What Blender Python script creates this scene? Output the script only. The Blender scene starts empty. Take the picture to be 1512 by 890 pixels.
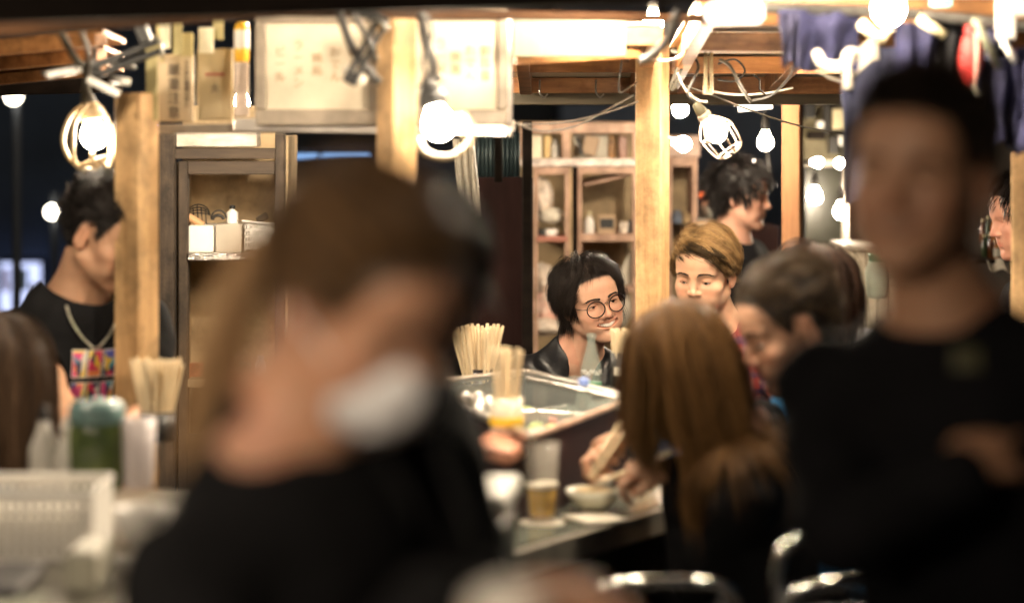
import bpy, math, random
import numpy as np
from mathutils import Vector, Matrix

random.seed(7)
RNG = np.random.default_rng(7)
SC = bpy.context.scene
COL = SC.collection
R = math.radians
F_PX, CX, HZ, CAM_Z = 3570.0, 756.0, 180.0, 1.66


def P(px, py, d):
    """a point of the place, d metres down the lane, from where it is seen in the photograph"""
    return np.array([(px - CX) / F_PX * d, d, CAM_Z + (HZ - py) / F_PX * d])


# ------------------------------------------------------------------ materials
MATS = {}


def mat(name, color, rough=0.6, metal=0.0, var=0.12, scale=8.0, bump=0.0, stretch=None, spec=0.5,
        trans=0.0, emit=None, estr=0.0, color2=None, alpha=1.0, coat=0.0, rvar=0.0, sheen=0.0, ior=1.45, noshadow=False):
    if name in MATS:
        return MATS[name]
    m = bpy.data.materials.new(name)
    m.use_nodes = True
    nt = m.node_tree
    b = nt.nodes['Principled BSDF']
    c = (*color, 1.0)
    b.inputs['Base Color'].default_value = c
    b.inputs['Roughness'].default_value = rough
    b.inputs['Metallic'].default_value = metal
    b.inputs['Specular IOR Level'].default_value = spec
    b.inputs['IOR'].default_value = ior
    b.inputs['Coat Weight'].default_value = coat
    if sheen:
        b.inputs['Sheen Weight'].default_value = sheen
    if trans:
        b.inputs['Transmission Weight'].default_value = trans
    if emit:
        b.inputs['Emission Color'].default_value = (*emit, 1)
        b.inputs['Emission Strength'].default_value = estr
    if alpha < 1:
        b.inputs['Alpha'].default_value = alpha
    if var > 0 or bump > 0 or rvar > 0:
        tc = nt.nodes.new('ShaderNodeTexCoord')
        mp = nt.nodes.new('ShaderNodeMapping')
        mp.inputs['Scale'].default_value = stretch or (1, 1, 1)
        nz = nt.nodes.new('ShaderNodeTexNoise')
        nz.inputs['Scale'].default_value = scale
        nz.inputs['Detail'].default_value = 5
        nz.inputs['Roughness'].default_value = 0.6
        nt.links.new(tc.outputs['Object'], mp.inputs['Vector'])
        nt.links.new(mp.outputs['Vector'], nz.inputs['Vector'])
        if var > 0:
            rp = nt.nodes.new('ShaderNodeValToRGB')
            rp.color_ramp.elements[0].position = 0.3
            rp.color_ramp.elements[1].position = 0.7
            a = color2 or tuple(x * (1 - var * 2) for x in color)
            rp.color_ramp.elements[0].color = (*[max(0, x) for x in a], 1)
            rp.color_ramp.elements[1].color = (*[min(1, x * (1 + var)) for x in color], 1)
            nt.links.new(nz.outputs['Fac'], rp.inputs['Fac'])
            nt.links.new(rp.outputs['Color'], b.inputs['Base Color'])
        if bump > 0:
            bp = nt.nodes.new('ShaderNodeBump')
            bp.inputs['Strength'].default_value = bump
            bp.inputs['Distance'].default_value = 0.01
            nt.links.new(nz.outputs['Fac'], bp.inputs['Height'])
            nt.links.new(bp.outputs['Normal'], b.inputs['Normal'])
        if rvar > 0:
            mr = nt.nodes.new('ShaderNodeMapRange')
            mr.inputs['To Min'].default_value = max(0.03, rough - rvar)
            mr.inputs['To Max'].default_value = min(1, rough + rvar)
            nt.links.new(nz.outputs['Fac'], mr.inputs['Value'])
            nt.links.new(mr.outputs['Result'], b.inputs['Roughness'])
    MATS[name] = m
    return m


def mat_attr(name, rough=0.5, sss=0.0, spec=0.5, metal=0.0, bump=0.0, bscale=60, aniso=0.0, sheen=0.0, mottled=0.0):
    """colour comes from the mesh's own vertex colours (skin, hair, prints)"""
    if name in MATS:
        return MATS[name]
    m = bpy.data.materials.new(name)
    m.use_nodes = True
    nt = m.node_tree
    b = nt.nodes['Principled BSDF']
    at = nt.nodes.new('ShaderNodeAttribute')
    at.attribute_name = 'Col'
    out = at.outputs['Color']
    if mottled:
        nz = nt.nodes.new('ShaderNodeTexNoise'); nz.inputs['Scale'].default_value = 45; nz.inputs['Detail'].default_value = 4
        mr = nt.nodes.new('ShaderNodeMapRange'); mr.inputs['To Min'].default_value = 1 - mottled; mr.inputs['To Max'].default_value = 1 + mottled
        tc = nt.nodes.new('ShaderNodeTexCoord')
        nt.links.new(tc.outputs['Object'], nz.inputs['Vector'])
        nt.links.new(nz.outputs['Fac'], mr.inputs['Value'])
        mx = nt.nodes.new('ShaderNodeVectorMath'); mx.operation = 'SCALE'
        nt.links.new(out, mx.inputs[0]); nt.links.new(mr.outputs['Result'], mx.inputs['Scale'])
        out = mx.outputs['Vector']
    nt.links.new(out, b.inputs['Base Color'])
    b.inputs['Roughness'].default_value = rough
    b.inputs['Metallic'].default_value = metal
    b.inputs['Specular IOR Level'].default_value = spec
    if sss:
        b.inputs['Subsurface Weight'].default_value = sss
        b.inputs['Subsurface Radius'].default_value = (1.0, 0.35, 0.2)
        b.inputs['Subsurface Scale'].default_value = 0.008
    if sheen:
        b.inputs['Sheen Weight'].default_value = sheen
    if bump:
        nz = nt.nodes.new('ShaderNodeTexNoise')
        nz.inputs['Scale'].default_value = bscale
        nz.inputs['Detail'].default_value = 3
        bp = nt.nodes.new('ShaderNodeBump')
        bp.inputs['Strength'].default_value = bump
        bp.inputs['Distance'].default_value = 0.004
        tc = nt.nodes.new('ShaderNodeTexCoord')
        nt.links.new(tc.outputs['Object'], nz.inputs['Vector'])
        nt.links.new(nz.outputs['Fac'], bp.inputs['Height'])
        nt.links.new(bp.outputs['Normal'], b.inputs['Normal'])
    MATS[name] = m
    return m


def emat(name, color, strength):
    if name in MATS:
        return MATS[name]
    m = bpy.data.materials.new(name)
    m.use_nodes = True
    nt = m.node_tree
    nt.nodes.remove(nt.nodes['Principled BSDF'])
    e = nt.nodes.new('ShaderNodeEmission')
    e.inputs['Color'].default_value = (*color, 1)
    e.inputs['Strength'].default_value = strength
    nt.links.new(e.outputs[0], nt.nodes['Material Output'].inputs['Surface'])
    MATS[name] = m
    return m


# ------------------------------------------------------------------ objects
ORIG = {}


def thing(name, label, cat, loc=(0, 0, 0), group=None, kind=None):
    o = bpy.data.objects.new(name, None)
    COL.objects.link(o)
    o.empty_display_size = 0.05
    o.location = [float(v) for v in loc]
    ORIG[o.name] = np.array(loc, float)
    o['label'] = label
    o['category'] = cat
    if group:
        o['group'] = group
    return o


def tag(o, label, cat, group=None, kind=None):
    o['label'] = label
    o['category'] = cat
    if group:
        o['group'] = group
    if kind:
        o['kind'] = kind
    return o


def obj(name, mesh, material, parent=None, smooth=False, cols=None, label=None):
    """mesh = (verts in world coordinates, faces) -> one object"""
    v, f = mesh
    v = np.asarray(v, float)
    if parent is None:
        o0 = np.array([(v[:, 0].min() + v[:, 0].max()) / 2, (v[:, 1].min() + v[:, 1].max()) / 2, v[:, 2].min()])
    else:
        o0 = ORIG[parent.name]
    me = bpy.data.meshes.new(name)
    vv = v - o0
    if isinstance(f, np.ndarray) and len(f):
        n = f.shape[1]
        me.vertices.add(len(vv)); me.vertices.foreach_set('co', vv.astype(np.float32).ravel())
        me.loops.add(f.size); me.loops.foreach_set('vertex_index', f.astype(np.int32).ravel())
        me.polygons.add(len(f)); me.polygons.foreach_set('loop_start', np.arange(0, f.size, n, dtype=np.int32))
        me.update(calc_edges=True)
    else:
        me.from_pydata([tuple(map(float, p)) for p in vv], [], [list(map(int, q)) for q in f])
        import bmesh
        bm = bmesh.new(); bm.from_mesh(me)
        bmesh.ops.recalc_face_normals(bm, faces=bm.faces[:])
        bm.to_mesh(me); bm.free()
        me.update()
    if smooth:
        me.polygons.foreach_set('use_smooth', np.ones(len(me.polygons), dtype=bool))
    if cols is not None:
        a = me.color_attributes.new('Col', 'FLOAT_COLOR', 'POINT')
        c = np.ones((len(vv), 4), np.float32)
        c[:, :3] = cols
        a.data.foreach_set('color', c.ravel())
    if material:
        me.materials.append(material)
    o = bpy.data.objects.new(name, me)
    COL.objects.link(o)
    if parent is None:
        o.location = o0
    else:
        o.parent = parent
    ORIG[o.name] = o0
    if label:
        o['label'] = label
    return o


def join(*ms):
    V, Fs, n = [], [], 0
    for v, f in ms:
        v = np.asarray(v, float)
        V.append(v)
        Fs += [[int(i) + n for i in q] for q in f]
        n += len(v)
    return np.vstack(V), Fs


def mv(m, loc=(0, 0, 0), rz=0.0, rx=0.0, ry=0.0, s=1.0):
    M = (Matrix.Rotation(rz, 3, 'Z') @ Matrix.Rotation(ry, 3, 'Y') @ Matrix.Rotation(rx, 3, 'X'))
    A = np.array(M)
    return (np.asarray(m[0], float) * s) @ A.T + np.array(loc, float), m[1]


def box(c, s, rz=0.0, rx=0.0, ry=0.0, bev=0.003):
    """bevelled box centred at c"""
    hx, hy, hz = s[0] / 2, s[1] / 2, s[2] / 2
    b = min(bev, hx * .45, hy * .45, hz * .45)
    V, Fc = [], []
    idx = {}
    for sx in (-1, 1):
        for sy in (-1, 1):
            for sz in (-1, 1):
                for ax in range(3):
                    p = [sx * (hx - b), sy * (hy - b), sz * (hz - b)]
                    p[ax] = (sx * hx, sy * hy, sz * hz)[ax]
                    idx[(sx, sy, sz, ax)] = len(V)
                    V.append(p)
    o = (-1, 1)
    for s_ in o:
        Fc.append([idx[(s_, -1, -1, 0)], idx[(s_, 1, -1, 0)], idx[(s_, 1, 1, 0)], idx[(s_, -1, 1, 0)]][::s_])
        Fc.append([idx[(-1, s_, -1, 1)], idx[(1, s_, -1, 1)], idx[(1, s_, 1, 1)], idx[(-1, s_, 1, 1)]][::-s_])
        Fc.append([idx[(-1, -1, s_, 2)], idx[(1, -1, s_, 2)], idx[(1, 1, s_, 2)], idx[(-1, 1, s_, 2)]][::s_])
    for a in o:
        for c_ in o:
            Fc.append([idx[(a, c_, -1, 0)], idx[(a, c_, 1, 0)], idx[(a, c_, 1, 1)], idx[(a, c_, -1, 1)]][::-a * c_])
            Fc.append([idx[(a, -1, c_, 0)], idx[(a, 1, c_, 0)], idx[(a, 1, c_, 2)], idx[(a, -1, c_, 2)]][::a * c_])
            Fc.append([idx[(-1, a, c_, 1)], idx[(1, a, c_, 1)], idx[(1, a, c_, 2)], idx[(-1, a, c_, 2)]][::-a * c_])
            for z in o:
                Fc.append([idx[(a, c_, z, 0)], idx[(a, c_, z, 1)], idx[(a, c_, z, 2)]][::a * c_ * z])
    return mv((V, Fc), c, rz, rx, ry)


def bar(p, q, w, h, bev=0.002, roll=0.0):
    """a bevelled bar of section w x h from p to q"""
    p, q = np.array(p, float), np.array(q, float)
    d = q - p
    L = np.linalg.norm(d)
    d /= L
    up = np.array([0, 0, 1.0]) if abs(d[2]) < .95 else np.array([0, 1.0, 0])
    x = np.cross(d, up); x /= np.linalg.norm(x)
    y = np.cross(x, d)
    c, s = math.cos(roll), math.sin(roll)
    x, y = x * c + y * s, -x * s + y * c
    V, Fc = box((0, 0, 0), (w, L, h), bev=bev)
    V = np.asarray(V)
    return V[:, :1] * x + V[:, 1:2] * d + V[:, 2:] * y + (p + q) / 2, Fc


def prism(pts, z0, z1):
    """polygon (x,y) extruded from z0 to z1"""
    n = len(pts)
    V = [(x, y, z0) for x, y in pts] + [(x, y, z1) for x, y in pts]
    Fc = [list(range(n))[::-1], list(range(n, 2 * n))] + [[i, (i + 1) % n, n + (i + 1) % n, n + i] for i in range(n)]
    return np.array(V, float), Fc


def quad_slab(a, b, c, d, t):
    """a slab of thickness t under the quad abcd"""
    q = [np.array(p, float) for p in (a, b, c, d)]
    n = np.cross(q[1] - q[0], q[3] - q[0]); n /= np.linalg.norm(n)
    V = np.array(q + [p - n * t for p in q])
    return V, [[0, 1, 2, 3], [7, 6, 5, 4]] + [[i, i + 4, (i + 1) % 4 + 4, (i + 1) % 4] for i in range(4)]


def lathe(prof, c=(0, 0, 0), n=28, axis='Z'):
    """prof: list of (radius, height)"""
    V, Fc = [], []
    for r, z in prof:
        for k in range(n):
            a = 2 * math.pi * k / n
            V.append((r * math.cos(a), r * math.sin(a), z))
    for i in range(len(prof) - 1):
        for k in range(n):
            Fc.append([i * n + k, i * n + (k + 1) % n, (i + 1) * n + (k + 1) % n, (i + 1) * n + k])
    if prof[0][0] > 1e-4:
        Fc.append(list(range(n))[::-1])
    if prof[-1][0] > 1e-4:
        Fc.append(list(range((len(prof) - 1) * n, len(prof) * n)))
    return np.array(V) + np.array(c, float), Fc


def sphere(c, r, n=16, sc=(1, 1, 1)):
    m = n // 2
    prof = [(math.sin(math.pi * i / m), -math.cos(math.pi * i / m)) for i in range(m + 1)]
    prof[0] = (0.0001, -1); prof[-1] = (0.0001, 1)
    V, Fc = lathe(prof, n=n)
    return V * r * np.array(sc) + np.array(c, float), Fc


def catmull(pts, k=6, closed=False):
    p = [np.array(q, float) for q in pts]
    n = len(p)
    out = []
    rng = range(n if closed else n - 1)
    for i in rng:
        if closed:
            a, b, c, d = p[(i - 1) % n], p[i], p[(i + 1) % n], p[(i + 2) % n]
        else:
            a, b, c, d = p[max(i - 1, 0)], p[i], p[i + 1], p[min(i + 2, n - 1)]
        for j in range(k):
            t = j / k
            out.append(.5 * (2 * b + (c - a) * t + (2 * a - 5 * b + 4 * c - d) * t * t + (3 * b - a - 3 * c + d) * t ** 3))
    if not closed:
        out.append(p[-1])
    return out


def tube(pts, r, n=8, closed=False, k=6, taper=None):
    """round tube through points (smoothed when k>1)"""
    pts = catmull(pts, k, closed) if k > 1 else [np.array(q, float) for q in pts]
    m = len(pts)
    V, Fc = [], []
    up = None
    for i in range(m):
        if closed:
            d = pts[(i + 1) % m] - pts[i - 1]
        else:
            d = pts[min(i + 1, m - 1)] - pts[max(i - 1, 0)]
        L = np.linalg.norm(d)
        d = d / (L if L > 1e-9 else 1)
        if up is None:
            up = np.array([0, 0, 1.0]) if abs(d[2]) < .9 else np.array([1.0, 0, 0])
        x = np.cross(d, up); x /= max(np.linalg.norm(x), 1e-9)
        up = np.cross(x, d)
        rr = r if taper is None else r * np.interp(i / max(m - 1, 1), [t[0] for t in taper], [t[1] for t in taper])
        for q in range(n):
            a = 2 * math.pi * q / n
            V.append(pts[i] + rr * (x * math.cos(a) + up * math.sin(a)))
    for i in range(m if closed else m - 1):
        for q in range(n):
            j = (i + 1) % m
            Fc.append([i * n + q, i * n + (q + 1) % n, j * n + (q + 1) % n, j * n + q])
    if not closed:
        Fc.append(list(range(n))); Fc.append(list(range((m - 1) * n, m * n))[::-1])
    return np.array(V), Fc


def grid_sheet(nu, nv, fn, thick=0.0):
    """sheet of nu x nv cells, fn(u,v)->point; optional thickness as a second layer"""
    pts = np.array([[fn(i / nu, j / nv) for j in range(nv + 1)] for i in range(nu + 1)], float)
    V = pts.reshape(-1, 3)
    Fc = [[i * (nv + 1) + j, (i + 1) * (nv + 1) + j, (i + 1) * (nv + 1) + j + 1, i * (nv + 1) + j + 1] for i in range(nu) for j in range(nv)]
    if thick:
        du = np.gradient(pts, axis=0); dv = np.gradient(pts, axis=1)
        n = np.cross(du, dv); n /= np.maximum(np.linalg.norm(n, axis=2, keepdims=True), 1e-9)
        W = (pts - n * thick).reshape(-1, 3)
        k = len(V)
        Fb = [[a + k for a in q][::-1] for q in Fc]
        ring = [(i, 0) for i in range(nu)] + [(nu, j) for j in range(nv)] + [(i, nv) for i in range(nu, 0, -1)] + [(0, j) for j in range(nv, 0, -1)]
        ix = [i * (nv + 1) + j for i, j in ring]
        side = [[ix[t], ix[(t + 1) % len(ix)], ix[(t + 1) % len(ix)] + k, ix[t] + k] for t in range(len(ix))]
        return np.vstack([V, W]), Fc + Fb + side
    return V, Fc


def text_mesh(body, size, center, rz=0.0, depth=0.0008, vertical=False, rx=R(90)):
    """lettering as a thin mesh standing upright, facing -Y before rz"""
    lines = list(body) if vertical else [body]
    parts = []
    for i, ch in enumerate(lines):
        cu = bpy.data.curves.new('lettering', 'FONT')
        cu.body = ch; cu.size = size; cu.extrude = depth
        cu.align_x = 'CENTER'; cu.align_y = 'CENTER'
        o = bpy.data.objects.new('lettering', cu)
        COL.objects.link(o)
        dg = bpy.context.evaluated_depsgraph_get()
        me = o.evaluated_get(dg).to_mesh()
        V = np.array([v.co[:] for v in me.vertices]) if len(me.vertices) else np.zeros((0, 3))
        Fc = [list(p.vertices) for p in me.polygons]
        o.evaluated_get(dg).to_mesh_clear()
        bpy.data.objects.remove(o); bpy.data.curves.remove(cu)
        if len(V) == 0:
            continue
        if vertical:
            V[:, 1] -= (i - (len(lines) - 1) / 2) * size * 1.08
        parts.append((V, Fc))
    if not parts:
        return np.zeros((3, 3)), [[0, 1, 2]]
    m = join(*parts)
    m = mv(m, rx=rx)
    return mv(m, center, rz=rz)


# ------------------------------------------------------------------ signed-distance bodies
def nrm(v):
    v = np.asarray(v, float)
    return v / max(np.linalg.norm(v), 1e-12)


def smin(a, b, k):
    if k <= 0:
        return np.minimum(a, b)
    h = np.maximum(k - np.abs(a - b), 0) / k
    return np.minimum(a, b) - h * h * k * .25


class Frame:
    """head frame: x = the person's left-right, y = forward, z = up"""
    def __init__(s, o, yaw, pitch=0, roll=0, scale=1.0):
        yaw, pitch, roll = R(yaw), R(pitch), R(roll)
        f = np.array([math.sin(yaw), -math.cos(yaw), 0.0])
        rgt = np.array([-math.cos(yaw), -math.sin(yaw), 0.0])   # person's right hand side
        up = np.array([0, 0, 1.0])
        # pitch > 0 looks down
        f2 = f * math.cos(pitch) - up * math.sin(pitch)
        u2 = up * math.cos(pitch) + f * math.sin(pitch)
        # roll > 0 tips the top of the head to the person's right
        u3 = u2 * math.cos(roll) + rgt * math.sin(roll)
        r3 = rgt * math.cos(roll) - u2 * math.sin(roll)
        s.A = np.array([r3, f2, u3])          # rows: local axes in world
        s.o = np.array(o, float)
        s.k = scale

    def w(s, p):
        return s.o + (np.asarray(p, float) * s.k) @ s.A

    def l(s, p):
        return ((np.asarray(p, float) - s.o) @ s.A.T) / s.k

    def d(s, v):
        return np.asarray(v, float) @ s.A


ID = None


class Field:
    def __init__(s, xs, ys, zs):
        s.ax = [np.asarray(a, float) for a in (xs, ys, zs)]
        s.V = np.full([len(a) for a in s.ax], 1.0, np.float32)

    def _sl(s, lo, hi, m):
        sl = []
        for a, l, h in zip(s.ax, lo, hi):
            i, j = np.searchsorted(a, l - m), np.searchsorted(a, h + m)
            if j <= i:
                return None, None
            sl.append(slice(i, j))
        X, Y, Z = np.meshgrid(s.ax[0][sl[0]], s.ax[1][sl[1]], s.ax[2][sl[2]], indexing='ij')
        return tuple(sl), np.stack([X, Y, Z], -1)

    def _op(s, sl, d, k, sub):
        if sub:
            s.V[sl] = -smin(-s.V[sl], d, k)
        else:
            s.V[sl] = smin(s.V[sl], d, k)

    def ell(s, c, r, k=.01, fr=None, sub=False, rot=None, noise=None):
        """ellipsoid; centre c, radii r in the frame fr (or the world)"""
        c, r = np.array(c, float), np.array(r, float)
        cw = fr.w(c) if fr else c
        rm = max(r) * (fr.k if fr else 1)
        sl, p = s._sl(cw - rm, cw + rm, k + .012)
        if sl is None:
            return
        q = (fr.l(p) if fr else p) - c
        if rot is not None:
            q = q @ np.array(rot).T
        k0 = np.linalg.norm(q / r, axis=-1)
        k1 = np.linalg.norm(q / (r * r), axis=-1)
        d = k0 * (k0 - 1) / np.maximum(k1, 1e-9) * (fr.k if fr else 1)
        if noise is not None:
            d = d + noise(p)
        s._op(sl, d, k, sub)

    def cone(s, a, b, r1, r2, k=.01, fr=None, sub=False, noise=None, flat=None):
        """round cone from a (r1) to b (r2)"""
        a, b = (fr.w(a), fr.w(b)) if fr else (np.array(a, float), np.array(b, float))
        if fr:
            r1, r2 = r1 * fr.k, r2 * fr.k
        rm = max(r1, r2)
        sl, p = s._sl(np.minimum(a, b) - rm, np.maximum(a, b) + rm, k + .012)
        if sl is None:
            return
        ab = b - a
        t = np.clip(((p - a) @ ab) / max(ab @ ab, 1e-12), 0, 1)
        q = p - (a + t[..., None] * ab)
        if flat is not None:   # (axis, factor) squash along an axis
            ax, fct = flat
            ax = nrm(ax)
            comp = q @ ax
            q = q + (comp * (fct - 1))[..., None] * ax
        d = np.linalg.norm(q, axis=-1) - (r1 + (r2 - r1) * t)
        if noise is not None:
            d = d + noise(p)
        s._op(sl, d, k, sub)

    def at(s, p):
        i = [min(max(int(np.searchsorted(a, q)) - 1, 0), len(a) - 2) for a, q in zip(s.ax, p)]
        t = [(q - a[k]) / (a[k + 1] - a[k]) for a, q, k in zip(s.ax, p, i)]
        v = s.V[i[0]:i[0] + 2, i[1]:i[1] + 2, i[2]:i[2] + 2]
        v = v[0] * (1 - t[0]) + v[1] * t[0]; v = v[0] * (1 - t[1]) + v[1] * t[1]
        return v[0] * (1 - t[2]) + v[1] * t[2]

    def snap(s, fr, q, lift=.0):
        """head-frame point q slid along y onto the skin"""
        q = np.array(q, float)
        y = .125
        while y > .03:
            if s.at(fr.w((q[0], y, q[2]))) < 0:
                break
            y -= .0006
        return np.array([q[0], y + lift, q[2]])

    def mesh(s):
        V = s.V
        nx, ny, nz = V.shape
        S = V < 0
        # cells with a sign change
        c = np.zeros((nx - 1, ny - 1, nz - 1), np.int8)
        for i in (0, 1):
            for j in (0, 1):
                for k in (0, 1):
                    c += S[i:nx - 1 + i, j:ny - 1 + j, k:nz - 1 + k]
        act = (c > 0) & (c < 8)
        I = np.argwhere(act)
        idx = -np.ones(act.shape, np.int64)
        idx[act] = np.arange(len(I))
        acc = np.zeros((len(I), 3)); cnt = np.zeros(len(I))
        X = [s.ax[0], s.ax[1], s.ax[2]]
        corners = [(i, j, k) for i in (0, 1) for j in (0, 1) for k in (0, 1)]
        for a in corners:
            for ax in range(3):
                if a[ax]:
                    continue
                b = list(a); b[ax] = 1
                ia = I + a; ib = I + b
                va = V[ia[:, 0], ia[:, 1], ia[:, 2]]; vb = V[ib[:, 0], ib[:, 1], ib[:, 2]]
                m = (va < 0) != (vb < 0)
                t = np.where(m, va / np.where(m, va - vb, 1), 0)
                pa = np.stack([X[q][ia[:, q]] for q in range(3)], -1)
                pb = np.stack([X[q][ib[:, q]] for q in range(3)], -1)
                acc += np.where(m[:, None], pa + (pb - pa) * t[:, None], 0)
                cnt += m
        verts = acc / cnt[:, None]
        faces = []
        for ax in range(3):
            o1, o2 = [(1, 2), (2, 0), (0, 1)][ax]
            sa = [slice(None)] * 3; sb = [slice(None)] * 3
            sa[ax] = slice(0, -1); sb[ax] = slice(1, None)
            diff = S[tuple(sa)] != S[tuple(sb)]
            E = np.argwhere(diff)
            ok = (E[:, o1] > 0) & (E[:, o2] > 0) & (E[:, o1] < V.shape[o1] - 1) & (E[:, o2] < V.shape[o2] - 1)
            E = E[ok]
            def g(d1, d2):
                q = E.copy(); q[:, o1] -= d1; q[:, o2] -= d2
                return idx[q[:, 0], q[:, 1], q[:, 2]]
            quad = np.stack([g(1, 1), g(0, 1), g(0, 0), g(1, 0)], -1)
            inside = S[E[:, 0], E[:, 1], E[:, 2]]
            quad[~inside] = quad[~inside][:, ::-1]
            faces.append(quad)
        Fq = np.vstack(faces)
        return verts, Fq


def axis(lo, hi, fine, coarse_step, fine_step):
    """grid line coordinates: fine inside any of the intervals, coarse elsewhere"""
    out = [lo]
    while out[-1] < hi:
        x = out[-1]
        f = any(a - coarse_step <= x <= b for a, b in fine)
        out.append(x + (fine_step if f else coarse_step))
    return np.array(out)
# ------------------------------------------------------------------ people
SKIN = mat_attr('skin', rough=0.52, sss=0.12, spec=0.38, bump=0.14, bscale=150, mottled=0.12)
HAIR = mat_attr('hair', rough=0.40, spec=0.16)
EYEW = mat('eye_white', (.62, .60, .57), rough=.15, var=0)
IRIS = mat('eye_iris', (.012, .008, .006), rough=.08, var=0)
BROWM = mat('eyebrow_hair', (.018, .012, .009), rough=.7, var=0)
TEETHM = mat('tooth_enamel', (.85, .82, .75), rough=.2, var=0)


def smooth(a, b, x):
    t = np.clip((x - a) / (b - a), 0, 1)
    return t * t * (3 - 2 * t)


def head_sdf(F, fr, eyes='open', smile=False, fem=False, ears=True):
    j = .92 if fem else 1.0
    E = lambda *a, **k: F.ell(*a, fr=fr, **k)
    C = lambda *a, **k: F.cone(*a, fr=fr, **k)
    E((0, -.014, .042), (.0735, .092, .082), k=.0)
    E((0, .030, -.012), (.0625 * j, .056, .082), k=.03)
    E((0, .020, -.055), (.055 * j, .052, .040), k=.02)          # jaw
    for s in (-1, 1):
        C((s * .056 * j, -.006, -.045), (s * .022, .058, -.086), .015, .014, k=.022)
        E((s * .040, .052, -.022), (.024, .022, .018), k=.02)    # cheekbone
        E((s * .034, .054, -.052), (.020, .022, .020), k=.02)    # cheek
    E((0, .068, -.091), (.022 * j, .018, .017), k=.02)          # chin
    E((0, .058, .050), (.052, .026, .034), k=.03)                # forehead
    for s in (-1, 1):
        C((s * .010, .0815, .021), (s * .046, .066, .024), .007, .006, k=.014)   # brow
    for s in (-1, 1):
        E((s * .032, .088, .004), (.018, .013, .010), k=.014, sub=True)        # socket
        if eyes == 'closed':
            E((s * .031, .0655, .004), (.0165, .0145, .0115), k=.004)
        else:
            E((s * .031, .0655, .004), (.0165, .0150, .0120), k=.004)
            h = {'open': .0042, 'smile': .0012, 'low': .0012}[eyes]
            E((s * .0315, .082, .0035 - (.0035 if eyes == 'low' else 0)), (.0135, .012, h), k=.002, sub=True)
    # nose
    C((0, .078, .016), (0, .0975, -.022), .0065, .0085, k=.012)
    E((0, .0985, -.0255), (.0095, .0095, .0078), k=.006)
    for s in (-1, 1):
        E((s * .0128, .0875, -.0285), (.0072, .0105, .0068), k=.006)
        E((s * .0062, .0945, -.0345), (.0032, .0042, .0028), k=.002, sub=True)
    # mouth
    E((0, .068, -.056), (.030, .0175, .022), k=.016)
    cw = .033 if smile else .0225
    cz = -.0480 if smile else -.0545
    for s in (-1, 1):
        C((0, .0868, -.0508), (s * cw, .0735, cz), .0030, .0014, k=.006)
        C((0, .0848, -.0625 if smile else -.0590), (s * (cw - .003), .0725, cz - .0025), .0042, .0016, k=.007)
        C((0, .0885, -.0405), (0, .0875, -.046), .0018, .0018, k=.006)
        E((s * (cw + .003), .0735, cz), (.003, .004, .003), k=.004, sub=True)
    if smile:
        for t in np.linspace(-1, 1, 13):
            E((t * .0285, .092 - .0155 * t * t, -.0560 + .0075 * t * t), (.0045, .013, .0072 * (1 - .5 * t * t)), k=.0015, sub=True)
        for s in (-1, 1):    # smile folds
            C((s * .020, .083, -.030), (s * .037, .068, -.052), .0018, .0015, k=.006, sub=True)
            E((s * .036, .066, -.030), (.015, .012, .013), k=.012)
    else:
        for s in (-1, 1):
            C((0, .0912, -.0548), (s * (cw - .002), .0765, cz - .0008), .0013, .0009, k=.002, sub=True)
    E((0, .086, -.0715), (.016, .006, .005), k=.008, sub=True)
    if ears:
        for s in (-1, 1):
            tilt = np.array([[math.cos(s * .38), math.sin(s * .38), 0], [-math.sin(s * .38), math.cos(s * .38), 0], [0, 0, 1]])
            E((s * .0775, -.010, .000), (.0050, .0165, .0300), k=.008, rot=tilt)
            E((s * .0745, -.006, -.022), (.0060, .0085, .0110), k=.006)
            E((s * .0835, -.0085, .003), (.0042, .0095, .0180), k=.003, sub=True, rot=tilt)
            C((s * .080, .000, .018), (s * .081, -.004, -.008), .0022, .0020, k=.003)


def ik(sh, wr, hint, l1=.285, l2=.25):
    sh, wr = np.array(sh, float), np.array(wr, float)
    d = wr - sh
    L = np.linalg.norm(d)
    if L > (l1 + l2) * .995:
        wr = sh + d / L * (l1 + l2) * .995
        d = wr - sh; L = np.linalg.norm(d)
    a = (l1 * l1 - l2 * l2 + L * L) / (2 * L)
    h = math.sqrt(max(l1 * l1 - a * a, 0))
    n = d / L
    q = np.array(hint, float); q = nrm(q - n * (q @ n))
    return sh + n * a + q * h, wr


def hand_chain(wr, d, n, side, curl=(.5, .5, .5, .5), thumb=.6, spread=.05, s=1.0):
    """finger joints. d: along the hand, n: out of the palm, side +1 when the thumb lies on +x where x = d x n"""
    d, n = nrm(d), np.asarray(n, float)
    n = nrm(n - d * (n @ d))
    x = np.cross(d, n) * side
    prims = [('palm', wr, d, n, x)]
    L = [.043, .048, .045, .036]
    for i in range(4):
        off = (1.5 - i) * .0198 * s
        base = wr + d * (.088 - .004 * abs(i - 1)) * s + x * off
        c = curl[i]
        pts = [wr + d * .03 * s + x * off * .7, base]
        ang = 0
        dd = nrm(d + x * (1.5 - i) * spread)
        for f, seg in enumerate((L[i], L[i] * .62, L[i] * .5)):
            ang += c * (1.0, 1.15, .8)[f]
            v = dd * math.cos(ang) + n * math.sin(ang)
            pts.append(pts[-1] + v * seg * s)
        prims.append(('f', pts, .0088 * s))
    b = wr + d * .022 * s + x * .022 * s
    t1 = b + nrm(d * .75 + x * .75 + n * .35) * .040 * s
    t2 = t1 + nrm(d * .85 + x * (.4 - thumb) + n * (.2 + thumb)) * .032 * s
    t3 = t2 + nrm(d * .9 + x * (.1 - thumb) + n * (.25 + thumb)) * .026 * s
    prims.append(('f', [b, t1, t2, t3], .0105 * s))
    return prims


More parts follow.
